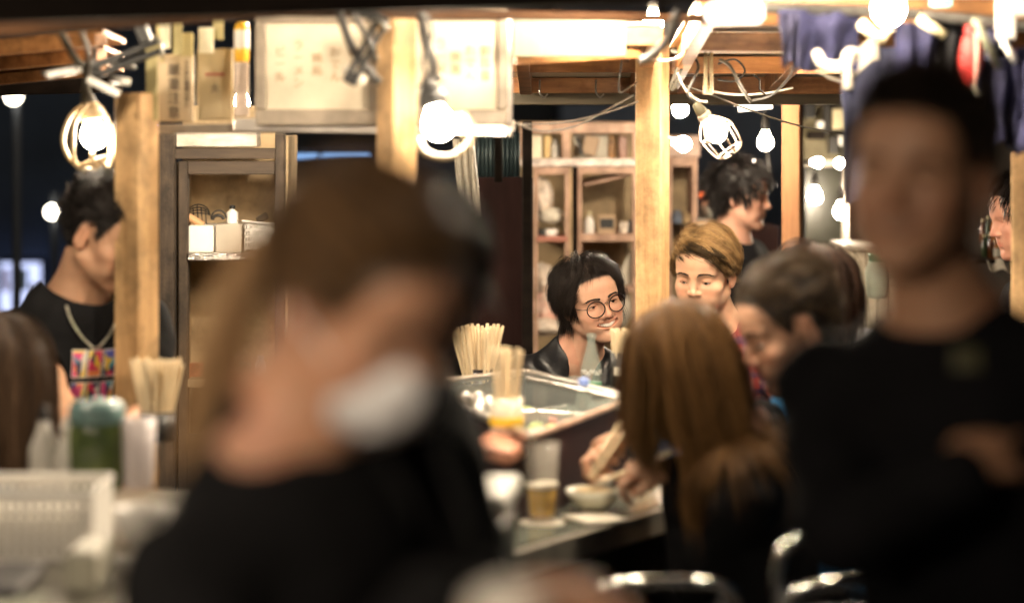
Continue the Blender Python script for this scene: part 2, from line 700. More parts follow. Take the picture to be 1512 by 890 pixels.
def hand_sdf(F, prims, s=1.0):
    for p in prims:
        if p[0] == 'palm':
            _, wr, d, n, x = p
            Rm = np.array([x, d, n])
            F.ell(wr + d * .05 * s, (.041 * s, .054 * s, .0145 * s), k=.012, rot=Rm)
            F.ell(wr + d * .032 * s + x * .018 * s + n * .006 * s, (.018 * s, .028 * s, .013 * s), k=.010, rot=Rm)
        else:
            _, pts, r = p
            for i in range(len(pts) - 1):
                F.cone(pts[i], pts[i + 1], r * (1 - .09 * i), r * (1 - .09 * (i + 1)), k=.004 if i > 0 else .006)


def person(label, o, yaw, pitch=0, roll=0, scale=1.0, fem=False, eyes='open', smile=False,
           hip=None, chest_yaw=None, sh_w=None, skin=(.44, .25, .165), top=(.01, .01, .011), sleeve='long',
           arms=None, legs=None, trousers=(.012, .013, .018), garment='jacket', res=.0040, hair=None, scalp=(.012, .009, .008),
           brow=True, topmat=None, neck_off=None, collar=.012, bulk=1.0, fade=None, group=None, stub=0.0, hand_fine=True, features=True,
           shoe=(.02, .02, .02), tint=None, sleeves=None, waist=None, tooth=None):
    o = np.array(o, float)
    fr = Frame(o, yaw, pitch, roll, scale)
    cy = yaw if chest_yaw is None else chest_yaw
    cf = np.array([math.sin(R(cy)), -math.cos(R(cy)), 0])
    cr = np.array([-math.cos(R(cy)), -math.sin(R(cy)), 0])
    sh_w = sh_w or (.145 if fem else .168)
    nk = fr.w((0, -.02, -.06))
    nb = np.array(neck_off, float) + o if neck_off is not None else o + np.array([0, 0, -.175]) - cf * .055
    hip = nb + np.array([0, 0, -.50]) - cf * .03 if hip is None else np.array(hip, float)
    up = nrm(nb - hip)
    cr = nrm(cr - up * (cr @ up)); cf = nrm(np.cross(up, cr))
    if cf @ np.array([math.sin(R(cy)), -math.cos(R(cy)), 0]) < 0:
        cf = -cf
    T = np.linalg.norm(nb - hip)
    base = hip.copy()
    if legs == 'stand':
        base = np.array([hip[0], hip[1], 0.0])
    root = thing('person', label, 'person', base, group=group)
    # arms
    sh = {1: nb + cr * sh_w - up * .068, -1: nb - cr * sh_w - up * .068}
    A = {}
    for s in (1, -1):
        spec = (arms or {}).get(s)
        if spec is None:
            spec = dict(w=hip + cf * .30 + cr * s * .10 + up * .12, hint=cr * s * .8 - up)
        spec = dict(spec)
        if 'e' in spec:
            e, w = np.array(spec['e'], float), np.array(spec['w'], float)
        else:
            e, w = ik(sh[s], spec['w'], spec.get('hint', cr * s * .6 - up))
        d = nrm(spec.get('d', w - e))
        n = np.array(spec.get('n', -up), float)
        A[s] = dict(e=e, w=w, d=d, n=n, curl=spec.get('curl', (.45, .5, .55, .6)), thumb=spec.get('thumb', .5), side=spec.get('side'))
        if A[s]['side'] is None:
            # thumb of the right hand (s=1) with the palm along n, fingers along d
            A[s]['side'] = -1 if s == 1 else 1
    # legs
    LG = []
    for s in (1, -1):
        h = hip + cr * s * .095 - up * .02
        if legs == 'stand':
            kx = np.array([h[0], h[1], 0]) + cf * np.array([1, 1, 0]) * .04 + np.array([0, 0, .48 * hip[2] / .92])
            ax_ = np.array([h[0], h[1], .085]) - cf * np.array([1, 1, 0]) * .01 + cr * s * .03
        else:
            fl = nrm(np.array([cf[0], cf[1], 0]))
            kx = h + fl * .42 + cr * s * .05 + np.array([0, 0, -.02])
            ax_ = np.array([kx[0], kx[1], max(kx[2] - .43, .09)]) - fl * .08
        LG.append((h, kx, ax_))
    flat = nrm(np.array([cf[0], cf[1], 0]))
    # --- skin
    pts = [o, nb, hip] + [A[s][q] for s in A for q in 'ew'] + [p for l in LG for p in l]
    lo = np.min(pts, axis=0) - .18; hi = np.max(pts, axis=0) + .18
    rh = .14 * scale
    fine = [[(o[i] - rh, o[i] + rh)] for i in range(3)]
    if hand_fine:
        for s in A:
            w, d = A[s]['w'], A[s]['d']
            for i in range(3):
                c = w[i] + d[i] * .06
                fine[i].append((c - .09, c + .09))
    ax = [axis(lo[i], hi[i], fine[i], .014, res) for i in range(3)]
    F = Field(*ax)
    head_sdf(F, fr, eyes, smile, fem)
    nr = .047 if fem else .057
    F.cone(nk, nb, nr, nr * 1.08, k=.02)
    ch = nb - up * .17
    F.cone(nb, ch, .06, .085, k=.05)
    F.cone(ch, hip, .085, .09, k=.05)
    for s in (1, -1):
        a = A[s]
        F.cone(nb - up * .01, sh[s], .042, .040, k=.05)
        F.cone(sh[s], a['e'], .040, .033, k=.03)
        F.cone(a['e'], a['w'], .037 if not fem else .032, .024 if not fem else .021, k=.02)
        F.cone(a['e'] * .62 + a['w'] * .38, a['w'], .036 if not fem else .030, .024 if not fem else .021, k=.02)
        hand_sdf(F, hand_chain(a['w'], a['d'], a['n'], a['side'], a['curl'], a['thumb'], s=.92 if fem else 1.0))
    for h, kx, an in LG:
        F.cone(h, kx, .07, .05, k=.03)
        F.cone(kx, an, .048, .034, k=.02)
        F.cone(an, an + flat * .15 - np.array([0, 0, .04]), .032, .025, k=.02)
    V, Q = F.mesh()
    L = fr.l(V)
    c = np.tile(np.array(skin), (len(V), 1))
    x, y, z = L[:, 0], L[:, 1], L[:, 2]
    near = np.linalg.norm(L - (0, 0, 0), axis=1) < .18
    # lips, cheeks, nose, ears: the skin's own reds
    lw = .031 if smile else .0225
    lipc = (y > .06) & (np.abs(x) < lw + .001)
    zc = (-.0555 + .0085 * (x / lw) ** 2) if smile else (-.0552 + .001 * (x / lw) ** 2)
    hh = (.0125 if smile else .0078) * np.sqrt(np.clip(1 - (x / (lw + .002)) ** 2, 0, 1))
    lm = np.where(lipc, smooth(1.25, .8, np.abs(z - zc) / np.maximum(hh, 1e-4)), 0) * .6
    c = c * (1 - lm[:, None]) + np.array(skin) * (.88, .62, .60) * lm[:, None]
    blush = sum(np.exp(-(((x - s_ * .042) / .022) ** 2 + ((z + .028) / .02) ** 2)) for s_ in (-1, 1)) * (y > .03)
    blush = blush + np.exp(-((x / .014) ** 2 + ((z + .026) / .012) ** 2)) * (y > .085) + .8 * ((np.abs(x) > .072) & near)
    c = c * (1 - (blush[:, None] * np.array([.02, .13, .14])))
    if stub:
        st = stub * smooth(.0, .02, y) * smooth(-.03, -.06, z) * near
        c = c * (1 - st[:, None] * np.array([.55, .5, .42]))
    # scalp coloured like the hair that grows on it
    zh = hairline(y)
    m = smooth(-.006, .006, z - zh) * near
    if hair is None:
        m = m * 0
    c = c * (1 - m[:, None]) + np.array(scalp) * m[:, None]
    body = obj('body', (V, Q), SKIN, root, smooth=True, cols=c)
    # --- clothes
    tm = topmat or mat('cloth_' + '_'.join(str(int(q * 1000)) for q in top), top, rough=.95, var=.2, scale=14, bump=.25, spec=.12)
    b = bulk
    ph = RNG.uniform(0, 6.28, 6)

    def folds(amp):
        def f(p):
            return amp * (np.sin(p[..., 0] * 31 + np.sin(p[..., 2] * 23 + ph[0]) * 1.7 + ph[1]) * np.sin(p[..., 2] * 38 + p[..., 0] * 17 + ph[2])
                          + .6 * np.sin(p[..., 1] * 47 + p[..., 2] * 29 + ph[3] + np.sin(p[..., 0] * 40)))
        return f
    slv = sleeves or {1: sleeve, -1: sleeve}
    lo = np.min([nb, hip, sh[1], sh[-1], A[1]['e'], A[-1]['e'], A[1]['w'], A[-1]['w']], axis=0) - .17
    hi = np.max([nb, hip, sh[1], sh[-1], A[1]['e'], A[-1]['e'], A[1]['w'], A[-1]['w']], axis=0) + .17
    G = Field(*[axis(lo[i], hi[i], [(nb[i] - .10, nb[i] + .12)], .0090, .0042) for i in range(3)])
    Rm = np.array([cr, cf, up])
    w = (.90 if fem else 1.0) * b
    nf = folds(.0035)
    G.ell(nb - up * .16 + cf * .01, (.160 * w, .108 * b, .20), k=.0, rot=Rm, noise=nf)
    G.ell(hip + up * .16 + cf * .015, ((.135 if fem else .155) * b, .108 * b, .22), k=.06, rot=Rm, noise=nf)
    G.ell(hip + up * .02, (.165 * b, .118 * b, .14), k=.06, rot=Rm, noise=nf)
    if fem:
        for s in (1, -1):
            G.ell(nb - up * .20 + cf * .085 + cr * s * .07, (.06, .05, .06), k=.04, rot=Rm)
    G.cone(nb + up * .022, nb - up * .08, .066 if not fem else .056, .10, k=.04, noise=nf)
    for s in (1, -1):
        a = A[s]
        G.cone(nb - up * .025, sh[s], .048 * b, .052 * b, k=.05, noise=nf)
        if slv[s] == 'long':
            G.cone(sh[s], a['e'], .058 * b, .049 * b, k=.035, noise=folds(.004))
            G.cone(a['e'], a['w'], .050 * b, .037 * b, k=.02, noise=folds(.004))
        elif slv[s] == 'short':
            q = sh[s] * .22 + a['e'] * .78
            G.cone(sh[s], q, .064 * b, .062 * b, k=.035, noise=nf)
        elif slv[s] == 'elbow':
            q = a['e'] * .72 + a['w'] * .28
            G.cone(sh[s], a['e'], .064 * b, .052 * b, k=.035, noise=nf)
            G.cone(a['e'], q, .052 * b, .050 * b, k=.02, noise=nf)
    # neck opening
    nn = nrm(nk - nb)
    G.cone(nb + nn * .03, nb + nn * .2, nr + collar, nr + collar + .03, k=.012, sub=True)
    if garment == 'open':
        G.cone(nb + nn * .05 + cf * .02, nb - up * .16 + cf * .135, .05, .028, k=.008, sub=True)
    if garment == 'vneck':
        G.cone(nb + nn * .05 + cf * .03, nb - up * .07 + cf * .115, .045, .028, k=.008, sub=True)
    if garment in ('crew', 'open', 'vneck', 'jacket') and slv[1] in ('short', 'elbow'):
        for s in (1, -1):
            a = A[s]
            if slv[s] == 'short':
                q = sh[s] * .22 + a['e'] * .78
                G.cone(q + nrm(a['e'] - sh[s]) * .045, q + nrm(a['e'] - sh[s]) * .2, .055, .075, k=.004, sub=True)
    Vg, Qg = G.mesh()
    cg = None
    gname = {'jacket': 'jacket', 'open': 'shirt', 'crew': 'shirt', 'vneck': 'shirt'}[garment]
    if tint is not None:
        cg = tint(Vg, fr, nb, up, cf, cr)
    top_o = obj(gname, (Vg, Qg), tm, root, smooth=True, cols=cg)
    # trousers and shoes
    trm = mat('trouser_' + '_'.join(str(int(q * 1000)) for q in trousers), trousers, rough=.85, var=.15, scale=12, bump=.2)
    pts = [hip] + [p for l in LG for p in l]
    lo = np.min(pts, axis=0) - .16; hi = np.max(pts, axis=0) + .16
    G = Field(*[np.arange(lo[i], hi[i], .014) for i in range(3)])
    G.ell(hip - up * .03, (.150, .110, .11), k=0, rot=Rm)
    for h, kx, an in LG:
        G.cone(h, kx, .088, .066, k=.04, noise=folds(.003)); G.cone(kx, an, .064, .052, k=.03, noise=folds(.003))
    obj('trousers', G.mesh(), trm, root, smooth=True)
    shm = mat('shoe_leather', (.02, .018, .016), rough=.5, var=.2)
    for h, kx, an in LG:
        G = Field(*[np.arange(an[i] - .26, an[i] + .26, .012) for i in range(3)])
        G.cone(an - np.array([0, 0, .03]), an + flat * .16 - np.array([0, 0, .052]), .046, .034, k=0)
        G.cone(an, an - np.array([0, 0, .04]), .044, .044, k=.02)
        obj('shoe', G.mesh(), shm, root, smooth=True)
    if features:
        k = scale
        for s in (-1, 1):
            if eyes != 'closed':
                e = obj('eye', sphere(fr.w((s * .031, .0665, .0040)), .0124 * k, 14), EYEW, root, smooth=True)
                gz = -.0035 if eyes == 'low' else 0
                cI = fr.w((s * .031, .0665 + .0085, .0035 + gz))
                obj('iris', sphere(cI, .0056 * k, 12), IRIS, e, smooth=True)
            # lash line
            if eyes in ('closed', 'low'):
                pl = [(s * (.031 + .0150 * math.sin(t)), .0665 + .0142 * math.cos(t) - .0006, .0002 - .0022 * math.cos(t * 1.3)) for t in np.linspace(-1.0, 1.0, 7)]
                r0 = .0011
            else:
                hz_ = .0060 if eyes == 'open' else .0040
                pl = [(s * (.0315 + .0146 * math.sin(t)), .0665 + .0145 * math.cos(t), .0030 + hz_ * math.cos(t * 1.35)) for t in np.linspace(-1.05, 1.05, 7)]
                r0 = .0012
            obj('eyelashes', tube([fr.w(q) for q in pl], r0 * k, 6, k=3, taper=[(0, .4), (.5, 1), (1, .6)]), IRIS, root)
            if brow:
                bp = [(s * .014, .0865, .0235), (s * .026, .0870, .0262), (s * .039, .0790, .0262), (s * .050, .0655, .0200)]
                hairs = []
                for q in range(80):
                    t = (q + RNG.uniform()) / 80
                    cc = np.array([np.interp(t, [0, .33, .66, 1], [bq[i] for bq in bp]) for i in range(3)])
                    cc = cc + np.array([0, .001, RNG.uniform(-.0027, .0027) * (1.1 - t * .6)])
                    dr = np.array([s * .006, -.0025 * t * 2, .0028 - .005 * t])
                    a_, b_ = F.snap(fr, cc - dr * .5, .0003), F.snap(fr, cc + dr, .0010)
                    hairs.append(tube([fr.w(a_), fr.w((a_ + b_) / 2 + (0, .0006, 0)), fr.w(b_)], .0008 * k, 4, k=1, taper=[(0, 1), (1, .25)]))
                obj('eyebrow', join(*hairs), BROWM, root)
        if smile:
            tv = []
            for i in range(-6, 7):
                t = i / 6.2
                tv.append(box((0, 0, 0), (.0042 if abs(i) > 1 else .0050, .004, .0105 - .004 * t * t), bev=.0012))
                tv[-1] = (np.asarray(tv[-1][0]) + (t * .0285, .0862 - .0175 * t * t, -.0530 + .0080 * t * t), tv[-1][1])
            m = join(*tv)
            obj('teeth', (fr.w(m[0]), m[1]), TEETHM if tooth is None else mat('darkened_enamel', tooth, rough=.6, var=0), root)  # tooth: enamel colour darkened so the teeth look dim under the lamps
            obj('mouth_cavity', (fr.w(sphere((0, .066, -.056), .001, 12, (21, 13, 9))[0]), sphere((0, 0, 0), 1, 12)[1]),
                mat('mouth_inside', (.10, .02, .02), rough=.5, var=0), root, smooth=True)
    info = dict(fr=fr, nb=nb, hip=hip, up=up, cf=cf, cr=cr, sh=sh, A=A, root=root, top=top_o, body=body)
    if hair:
        make_hair(info, **hair)
    return info


def hairline(y):
    return np.interp(y, [-.12, -.09, -.05, -.022, -.012, .012, .022, .036, .050, .062, .075, .10],
                     [-.070, -.062, -.045, -.020, .030, .034, .000, .018, .045, .072, .078, .085])


def make_hair(info, style='short', length=.06, n=260, per=10, width=.0022, col=(.007, .0055, .005), col2=None, vol=.012,
              tuft=.012, name='hair', grav=.5, line=None, side=None, droop=None, seed=1, region=None, lenfn=None, dirfn=None,
              steps=9, keep=None, roots=None, collide=None, messy=.15, tip=.75, dark_root=0.0, cling=0.0, gdir=None, gfn=None, darkfn=None):
    rng = np.random.default_rng(seed)
    fr = info['fr']
    C0 = np.array([0, -.014, .042]); Rr = np.array([.0745, .093, .083])
    D = rng.normal(size=(n * 12, 3)); D /= np.linalg.norm(D, axis=1)[:, None]
    p = C0 + D * Rr
    hl = hairline(p[:, 1]) + (line or 0)
    ok = (p[:, 2] > hl + rng.normal(0, .002, len(p)))
    if region is not None:
        ok &= region(p)
    p = p[ok][:n]; D = D[ok][:n]
    n = len(p)
    Lh = lenfn(p) if lenfn else np.full(n, length)
    Lh = Lh * rng.uniform(.82, 1.15, n)
    d0 = dirfn(p)
    d0 = d0 / np.maximum(np.linalg.norm(d0, axis=1)[:, None], 1e-9)
    gl = fr.l(fr.o + np.array([0, 0, -1.0])) * 1.0
    gl = gl / np.linalg.norm(gl)
    lift = vol * rng.uniform(.25, 1.1, n)
    path = [p.copy()]
    cur = p.copy(); dr = d0.copy()
    # other things the hair rests on, in head coordinates
    col_l = []
    for (cc, rr_) in (collide or []):
        col_l.append((fr.l(cc), rr_ / fr.k))
    for i in range(steps):
        t = (i + 1) / steps
        g = grav if np.isscalar(grav) else grav(p)[:, None]
        gg = gl
        if gdir is not None:
            g2 = fr.l(fr.o + nrm(gdir)); g2 = g2 / np.linalg.norm(g2)
            gg = np.where(gfn(p)[:, None], g2, gl)
        dr = dr + gg * g * .35 * (.3 + t) + rng.normal(0, messy * .35, (n, 3))
        dr /= np.linalg.norm(dr, axis=1)[:, None]
        cur = cur + dr * (Lh / steps)[:, None]
        q = (cur - C0) / (Rr + (lift * min(1, t * 2.5))[:, None])
        k0 = np.linalg.norm(q, axis=1)
        m = k0 < 1
        cur[m] = C0 + (q[m] / k0[m][:, None]) * (Rr + (lift[m] * min(1, t * 2.5))[:, None])
        if cling:
            m = (k0 >= 1) & (cur[:, 2] > -.02)
            tgt = C0 + (q / k0[:, None]) * (Rr + (lift * min(1, t * 2.5))[:, None])
            cur[m] = cur[m] * (1 - cling) + tgt[m] * cling
        # face and jaw
        qf = (cur - (0, .012, -.03)) / (np.array([.070, .068, .085]) + (lift * .5)[:, None])
        kf = np.linalg.norm(qf, axis=1); m = kf < 1
        cur[m] = np.array([0, .012, -.03]) + (qf[m] / kf[m][:, None]) * (np.array([.070, .068, .085]) + (lift[m] * .5)[:, None])
        for cc, rr_ in col_l:
            v = cur - cc; dd = np.linalg.norm(v, axis=1); rr2 = rr_ + lift * .8
            m = dd < rr2
            cur[m] = cc + v[m] / dd[m][:, None] * rr2[m][:, None]
        prev = path[-1]
        dr = cur - prev; dr /= np.maximum(np.linalg.norm(dr, axis=1)[:, None], 1e-9)
        path.append(cur.copy())
    path = np.stack(path, 1)               # n, steps+1, 3
    m1 = steps + 1
    offs = rng.normal(0, 1, (n, per, 3)) * tuft * .5
    tt = np.linspace(0, 1, m1)
    shape = (1 - (1 - tip) * tt)
    st = path[:, None] + offs[:, :, None] * shape[None, None, :, None]
    # keep the roots' offsets on the head
    lenf = rng.uniform(.8, 1.06, (n, per))
    st = st[:, :, :1] * 0 + st
    st = st.reshape(-1, m1, 3)
    # shorten some strands
    ss = lenf.reshape(-1)
    tq = tt[None] * ss[:, None] * (m1 - 1)
    i0 = np.clip(np.floor(tq).astype(int), 0, m1 - 2); fr_ = (tq - i0)[..., None]
    ar = np.arange(len(st))[:, None]
    st = st[ar, i0] * (1 - fr_) + st[ar, i0 + 1] * fr_
    # push out of the skull once more
    q = (st - C0) / (Rr + .0015); k0 = np.linalg.norm(q, axis=2)
    m = k0 < 1
    st[m] = C0 + q[m] / k0[m][:, None] * (Rr + .0015)
    N = len(st)
    W = fr.w(st.reshape(-1, 3)).reshape(N, m1, 3)
    d = np.gradient(W, axis=1); d /= np.maximum(np.linalg.norm(d, axis=2, keepdims=True), 1e-9)
    ref = W - fr.w(C0)
    x = np.cross(d, ref); x /= np.maximum(np.linalg.norm(x, axis=2, keepdims=True), 1e-9)
    y = np.cross(d, x)
    wd = width * fr.k * rng.uniform(.6, 1.2, N)[:, None] * np.interp(tt, [0, .15, .7, 1], [.6, 1, .85, .12])[None]
    V = []
    for a in (90, 210, 330):
        V.append(W + (x * math.cos(R(a)) * .5 + y * math.sin(R(a)) * .35)[..., :] * wd[..., None])
    V = np.stack(V, 2)                     # N, m1, 3, 3
    base = (np.arange(N) * m1 * 3)[:, None, None]
    ii = (np.arange(m1 - 1) * 3)[None, :, None]
    k = np.arange(3)[None, None, :]
    k2 = (k + 1) % 3
    Q = np.stack([base + ii + k, base + ii + k2, base + ii + 3 + k2, base + ii + 3 + k], -1).reshape(-1, 4)
    c1, c2 = np.array(col), np.array(col2 if col2 is not None else [q_ * 1.8 for q_ in col])
    lock = np.repeat(rng.uniform(0, 1, n), per)
    mix = np.clip(lock * .55 + rng.uniform(-.1, .55, N), 0, 1)[:, None]
    cc = c1 * (1 - mix) + c2 * mix
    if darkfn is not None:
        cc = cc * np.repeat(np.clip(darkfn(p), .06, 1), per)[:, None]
    cc = np.repeat(cc[:, None, :], m1, 1)
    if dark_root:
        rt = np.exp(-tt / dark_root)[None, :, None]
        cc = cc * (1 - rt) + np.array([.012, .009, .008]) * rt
    cc = np.repeat(cc[:, :, None, :], 3, 2).reshape(-1, 3)
    return obj(name, (V.reshape(-1, 3), Q), HAIR, info['root'], smooth=True, cols=cc)


def comb(f, out=.12):
    def g(p):
        v = np.asarray(f(p), float)
        o_ = (p - np.array([0, -.014, .042])) / np.array([.0745, .093, .083]) ** 2
        o_ = o_ / np.linalg.norm(o_, axis=1)[:, None]
        v = v - o_ * np.sum(v * o_, axis=1)[:, None]
        v /= np.maximum(np.linalg.norm(v, axis=1)[:, None], 1e-9)
        return v + o_ * out
    return g


# combing directions, in head coordinates (x right, y forward, z up)
def away(c, dn=.0, fw=0.0):
    def f(p):
        v = p - np.array(c)
        out = p - np.array([0, -.014, .042])
        out = out / np.linalg.norm(out, axis=1)[:, None]
        v = v - out * np.sum(v * out, axis=1)[:, None]
        v /= np.maximum(np.linalg.norm(v, axis=1)[:, None], 1e-9)
        return v + out * .25 + np.array([0, fw, -dn])
    return f
# ------------------------------------------------------------------ the people at the stall
def hv(d):
    return np.array(d, float)


# counter geometry (world)
ZC = 0.86                                    # eating counter
CE0, CE1 = P(750, 812, 4.53)[:2], P(975, 745, 5.05)[:2]    # customers' edge
ce_d = (CE1 - CE0) / np.linalg.norm(CE1 - CE0)
ce_n = np.array([-ce_d[1], ce_d[0]])         # towards the cook
ZL = 1.035                                   # top of the glass case
c_B, c_C, c_D, c_A = P(778, 549, 6.05), P(935, 588, 5.47), P(785, 638, 4.81), P(640, 556, 5.95)

M_SKIN_A = (.46, .265, .175)

# 1 laughing man with round glasses
g = person('laughing black-haired man in round glasses and black leather jacket behind the counter', P(873, 446, 6.85), 24, 3, 15, 1.02,
           eyes='smile', smile=True, hip=P(838, 447, 7.15) * [1, 1, 0] + [0, 0, .62], chest_yaw=8, neck_off=(-.045, .085, -.165),
           garment='vneck', top=(.013, .013, .015), skin=(.56, .33, .23), res=.0030, collar=.006, sh_w=.150,
           topmat=mat('black_leather', (.013, .013, .015), rough=.38, var=.3, scale=18, bump=.35, rvar=.12),
           arms={1: dict(w=P(840, 600, 6.35), hint=(-.8, .1, -.9), d=(.6, -.7, -.1), n=(0, 0, -1)), -1: dict(w=P(930, 600, 6.35), hint=(.8, .1, -.9), d=(-.6, -.7, 0), n=(0, 0, -1))},
           hair=dict(n=600, per=18, dirfn=comb(lambda p: away((.01, -.045, .125))(p) + np.stack([3.2 * np.tanh((p[:, 0] - .016) / .010) * (p[:, 1] > .02), 0 * p[:, 0], 0 * p[:, 0]], 1), .25),
                     lenfn=lambda p: np.where((p[:, 1] > .035), .078, np.where(p[:, 1] > .0, .075, .085)),
                     vol=.019, grav=.7, width=.0013, messy=.24, steps=11, seed=4, cling=.10, col2=(.030, .022, .018), region=lambda p: ~((p[:, 1] > .045) & (np.abs(p[:, 0] - .014) < .026))))
gf = g['fr']
gm = mat('black_wire_rim', (.01, .009, .009), rough=.3, metal=.6, var=0)
lens_m = mat('clear_lens', (.95, .95, .95), rough=.02, trans=1.0, var=0, ior=1.02)
gl = obj('glasses', tube([gf.w((-.006, .0985, .009)), gf.w((0, .1005, .012)), gf.w((.006, .0985, .009))], .0011, 6, k=3), gm, g['root'])
for s in (-1, 1):
    ring = [(s * .0325 + .0255 * math.cos(a), .0955 - s * .004 * math.cos(a), -.0005 + .0225 * math.sin(a)) for a in np.linspace(0, 2 * math.pi, 24, endpoint=False)]
    obj('rim', tube([gf.w(q) for q in ring], .0019, 6, closed=True, k=1), gm, gl, smooth=True)
    obj('temple_arm', tube([gf.w((s * .0575, .092, .006)), gf.w((s * .070, .070, .007)), gf.w((s * .0765, .0, .008)), gf.w((s * .076, -.02, -.006))], .0012, 6), gm, gl)
# shirt under the jacket
G = Field(*[np.arange(g['nb'][i] - .2, g['nb'][i] + .2, .006) for i in range(3)])
G.ell(g['nb'] - g['up'] * .16 + g['cf'] * .012, (.11, .097, .17), k=0, rot=np.array([g['cr'], g['cf'], g['up']]))
G.cone(g['nb'], g['nb'] - g['up'] * .06, .066, .085, k=.03)
G.cone(g['nb'] + (0, 0, .02), g['nb'] + (0, 0, .2), .072, .11, k=.01, sub=True)
obj('undershirt', G.mesh(), mat('dusty_pink_knit', (.42, .17, .13), rough=.9, var=.2, scale=40), g['root'], smooth=True)


def plaid(V, fr, nb, up, cf, cr):
    q = V - nb
    a, b = q @ cr + .25 * (q @ cf), q @ up
    c = np.tile(np.array([.20, .022, .022]), (len(V), 1))
    for u, w_, ph_ in ((a, .044, 0), (b, .044, .4)):
        s = np.sin(u / w_ * 2 * math.pi + ph_)
        c = np.where((s > .45)[:, None], c * .35 + np.array([.012, .016, .05]), c)
        s2 = np.sin(u / w_ * 2 * math.pi + ph_ + 2.4)
        c = np.where((s2 > .965)[:, None], c * .4 + np.array([.16, .10, .09]), c)
    return c


# 2 blonde man in a plaid shirt
bl = person('blond man in red plaid shirt looking down beside the cream post', P(1040, 406, 6.45), -24, 12, -2, .98, eyes='low',
            hip=P(1062, 400, 6.7) * [1, 1, 0] + [0, 0, .60], chest_yaw=-18, neck_off=(.040, .075, -.160), garment='open', skin=(.58, .35, .235), res=.0030,
            topmat=mat_attr('plaid_cotton', rough=.85, bump=.15, bscale=90), tint=plaid, stub=.45, brow=True,
            arms={1: dict(w=P(985, 640, 6.2), hint=(-.8, 0, -.9), d=(-.4, -.8, 0), n=(0, 0, -1)), -1: dict(w=P(1110, 650, 6.1), hint=(.9, 0, -.9), d=(-.6, -.7, 0), n=(0, 0, -1))},
            hair=dict(n=700, per=26, dirfn=comb(lambda p: np.stack([-np.ones(len(p)), -.15 - 6 * np.clip(.03 - p[:, 1], -.02, .1), -.25 + 0 * p[:, 0]], 1), .16),
                      lenfn=lambda p: np.where(p[:, 2] < .045, .035, np.where(p[:, 0] > .03, .05, .115)), vol=.018, grav=.15, messy=.10, width=.0011, tuft=.007,
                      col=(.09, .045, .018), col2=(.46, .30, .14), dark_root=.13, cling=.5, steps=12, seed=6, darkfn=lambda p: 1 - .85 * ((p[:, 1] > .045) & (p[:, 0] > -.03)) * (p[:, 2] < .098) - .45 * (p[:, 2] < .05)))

# 3 man in profile bending to his food
pf = person('short-haired man in blue shirt bending in profile over his food', P(1170, 485, 4.80), -78, 21, 0, 1.10, eyes='low',
            hip=(.86, 5.10, .60), chest_yaw=-62, neck_off=(.125, .045, -.145), garment='crew', skin=(.56, .32, .21), res=.0034, stub=.25,
            top=(.03, .15, .33), arms={1: dict(w=P(944, 655, 5.02), hint=(.1, .5, -1), d=(-.85, -.3, .05), n=(.1, -.45, -.8), curl=(.75, .85, .95, 1.0), thumb=.8),
                                       -1: dict(w=(.60, 4.86, .78), hint=(.5, -.2, -.6), n=(0, 0, -1))},
            hair=dict(n=620, per=11, dirfn=comb(lambda p: np.stack([.1 + 0 * p[:, 0], .8 + 0 * p[:, 0], .1 - (p[:, 2] < .06) * 1.2], 1), .45),
                      lenfn=lambda p: np.where(p[:, 2] > .085, .034, np.where(p[:, 2] > .060, .016, .005)), vol=.008, grav=.1, messy=.3, width=.0016,
                      col=(.018, .012, .008), col2=(.085, .055, .028), seed=9, cling=.45))

LWO = P(1000, 548, 4.80) + (.120, -.005, -.125)
LWC = [(LWO + (.03, .01, -.13), .150), (LWO + (.08, .02, -.21), .150), (LWO + (.0, -.10, -.11), .095), (LWO + (-.01, .11, -.11), .095)]
# 4 woman with long brown hair, back to us
lw = person('woman with long straight brown hair in black top eating with chopsticks', P(1000, 548, 4.80), -128, 26, 4, 1.0, fem=True, eyes='closed',
            hip=(.60, 4.95, .58), chest_yaw=-105, neck_off=(.120, -.005, -.125), garment='crew', top=(.009, .009, .010), scalp=(.05, .03, .015), features=False,
            arms={1: dict(w=P(1010, 686, 5.05), hint=(.5, .3, -1), d=(-.9, -.15, .12), n=(.1, -.4, -.8), curl=(.7, .85, .95, 1.0), thumb=.8),
                  -1: dict(w=P(1000, 694, 4.80), hint=(.6, -.15, -1), d=(-.95, .15, .05), n=(0, .3, -.9), curl=(.8, .8, .9, .9), thumb=.5)},
            hair=dict(n=700, per=14, dirfn=comb(lambda p: away((.0, -.02, .13))(p), .15), length=.44, vol=.008, grav=1.6, steps=22, messy=.10, width=.0019, tuft=.017, tip=.95,
                      col=(.022, .011, .006), col2=(.23, .12, .042), seed=3,
                      lenfn=lambda p: np.where(p[:, 1] > .02, .20, np.where(p[:, 1] > -.04, .25, .34)), collide=LWC, gdir=(.22, 0, -1), gfn=lambda p: p[:, 1] < -.02))

